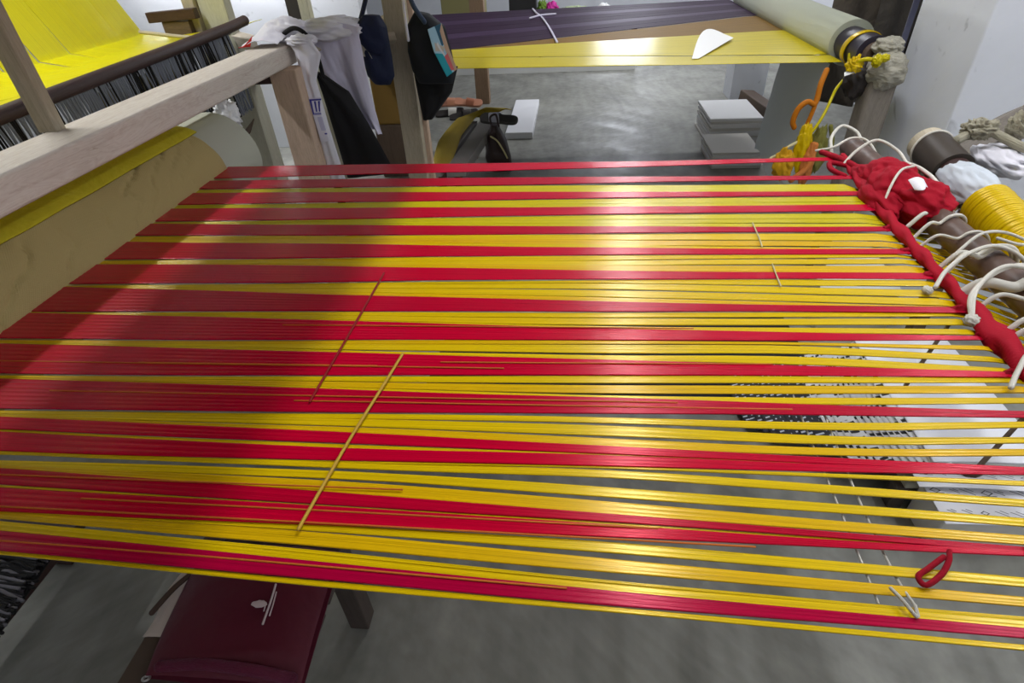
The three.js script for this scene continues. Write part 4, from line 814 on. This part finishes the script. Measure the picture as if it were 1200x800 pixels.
{
  const t = thing('burgundy_bag', 'burgundy folded cloth bag with a white printed mark lying on the dark bench', 'bag', [-0.62, 0.36, -0.5]);
  const cloth = fabric('#5a0a26', 0.6, { bumpMap: crumple, bumpScale: 0.002 });
  const top = (u, v) => { // u across, v from far to near
    const x = lerp(lerp(-0.79, -0.765, v), lerp(-0.487, -0.468, v), u), e = Math.pow(Math.sin(Math.PI * lerp(0.03, 0.97, u)), 0.35) * Math.pow(Math.sin(Math.PI * lerp(0.03, 0.97, v)), 0.35);
    return [x, 0.362 + 0.055 * e + 0.006 * fbm(u * 3, v * 3, 2) * e + 0.008 * Math.exp(-Math.pow((v - 0.86 - 0.05 * Math.sin(u * 5)) / 0.035, 2)) * e * Math.sin(u * 3.14), lerp(-0.66, -0.392, v)];
  };
  const body = part(t, 'body', mergeGeometries([sheet(top, 40, 40, 0.003), sheet((u, v) => { const q = top(u, v); return [q[0], 0.362 - 0.008 * Math.sin(Math.PI * u), q[2]]; }, 12, 12, 0.003)]), cloth);
  part(t, 'rolled_hem', cord([[-0.74, 0.385, -0.405], [-0.65, 0.40, -0.408], [-0.55, 0.402, -0.403], [-0.485, 0.385, -0.402]], 0.011, 30), fabric('#640a35', 0.6, { bumpMap: crumple, bumpScale: 0.003 }));
  const print = plain('#d8c9cc', 0.6);
  const on = (x, z, k = 0.003) => [x, 0.4195 + k, z];
  part(body, 'printed_bar', cord([on(-0.571, -0.553), on(-0.566, -0.52), on(-0.562, -0.476)], 0.0022, 12), print, 'long white stroke of the printed mark');
  part(body, 'printed_bar', cord([on(-0.563, -0.538), on(-0.559, -0.515), on(-0.556, -0.492)], 0.0014, 12), print, 'short white stroke of the printed mark');
  part(body, 'printed_bar', cord([on(-0.573, -0.512), on(-0.571, -0.50)], 0.0012, 6), print);
  part(body, 'printed_leaf', lump([-0.586, 0.4225, -0.513], [0.016, 0.0022, 0.0075], 0.35, 2, 24, 3).rotateY(0), print, 'curved white emblem of the printed mark');
  const ring = new THREE.TorusGeometry(0.006, 0.0022, 8, 18); ring.rotateX(1.1); ring.translate(-0.763, 0.372, -0.388);
  part(t, 'snap_ring', ring, new THREE.MeshStandardMaterial({ color: '#c8c8c8', metalness: 0.9, roughness: 0.3 }), 'small metal ring at the corner');
}
single('yellow_strap', box(-0.668, -0.652, 0.351, 0.356, -0.40, -0.31, 0.001), M.yellow, 'short yellow strap sticking out from under the burgundy bag', 'strap');
{
  const t = thing('white_rag', 'off-white rag with a brown edge tucked under the left side of the burgundy bag', 'cloth', [-0.80, 0.352, -0.53]);
  part(t, 'fold', sheet((u, v) => [lerp(-0.838, -0.755, u) - 0.012 * Math.sin(v * 5) + 0.028 * (1 - v) , 0.358 + 0.018 * Math.sin(u * 3.1) * Math.sin(v * 2.8) + 0.006 * fbm(u * 4, v * 5, 2), lerp(-0.63, -0.465, v)], 14, 22, 0.003), fabric('#d6ccc4', 0.85));
  part(t, 'brown_edge', cord([[-0.782, 0.384, -0.59], [-0.80, 0.386, -0.555], [-0.812, 0.384, -0.525], [-0.826, 0.374, -0.505]], 0.0055, 24), plain('#4a372c', 0.7), 'brown rolled edge');
}
{
  const t = thing('black_fringe', 'black and grey fringed threads on a thin dark rod at the lower left edge', 'fringe', [-1.25, 0.28, -0.6]);
  part(t, 'rod', cord([[-1.17, 0.285, -0.40], [-1.195, 0.295, -0.47], [-1.2, 0.30, -0.55], [-1.215, 0.30, -0.66]], 0.005, 24), M.black);
  const a = [], b = [];
  for (let i = 0; i < 220; i++) {
    const z = -0.40 - 0.27 * rnd(), x = -1.185 - 0.03 * (-z - 0.4) / 0.26, L = 0.10 + 0.12 * rnd();
    (rnd() < 0.72 ? a : b).push(cord([[x + 0.03 * (rnd() - 0.55), 0.30 + 0.02 * rnd(), z - 0.02 * rnd()], [x - L * 0.5, 0.305 + 0.02 * rnd(), z - 0.03 + 0.02 * rnd()], [x - L, 0.28 + 0.03 * rnd(), z - 0.05 + 0.05 * rnd()]], 0.002 + 0.0022 * rnd(), 8));
  }
  tag(part(t, 'black_threads', mergeGeometries(a), M.black), null, null, null, 'stuff');
  tag(part(t, 'grey_threads', mergeGeometries(b), fabric('#77757c', 0.8)), null, null, null, 'stuff');
  part(t, 'support', box(-1.5, -1.245, 0.24, 0.27, -0.9, -0.35, 0.004), M.darkWood);
  part(t, 'foot', box(-1.5, -1.44, 0, 0.24, -0.86, -0.8, 0.004), M.darkWood);
}

renderer.render(scene, camera);
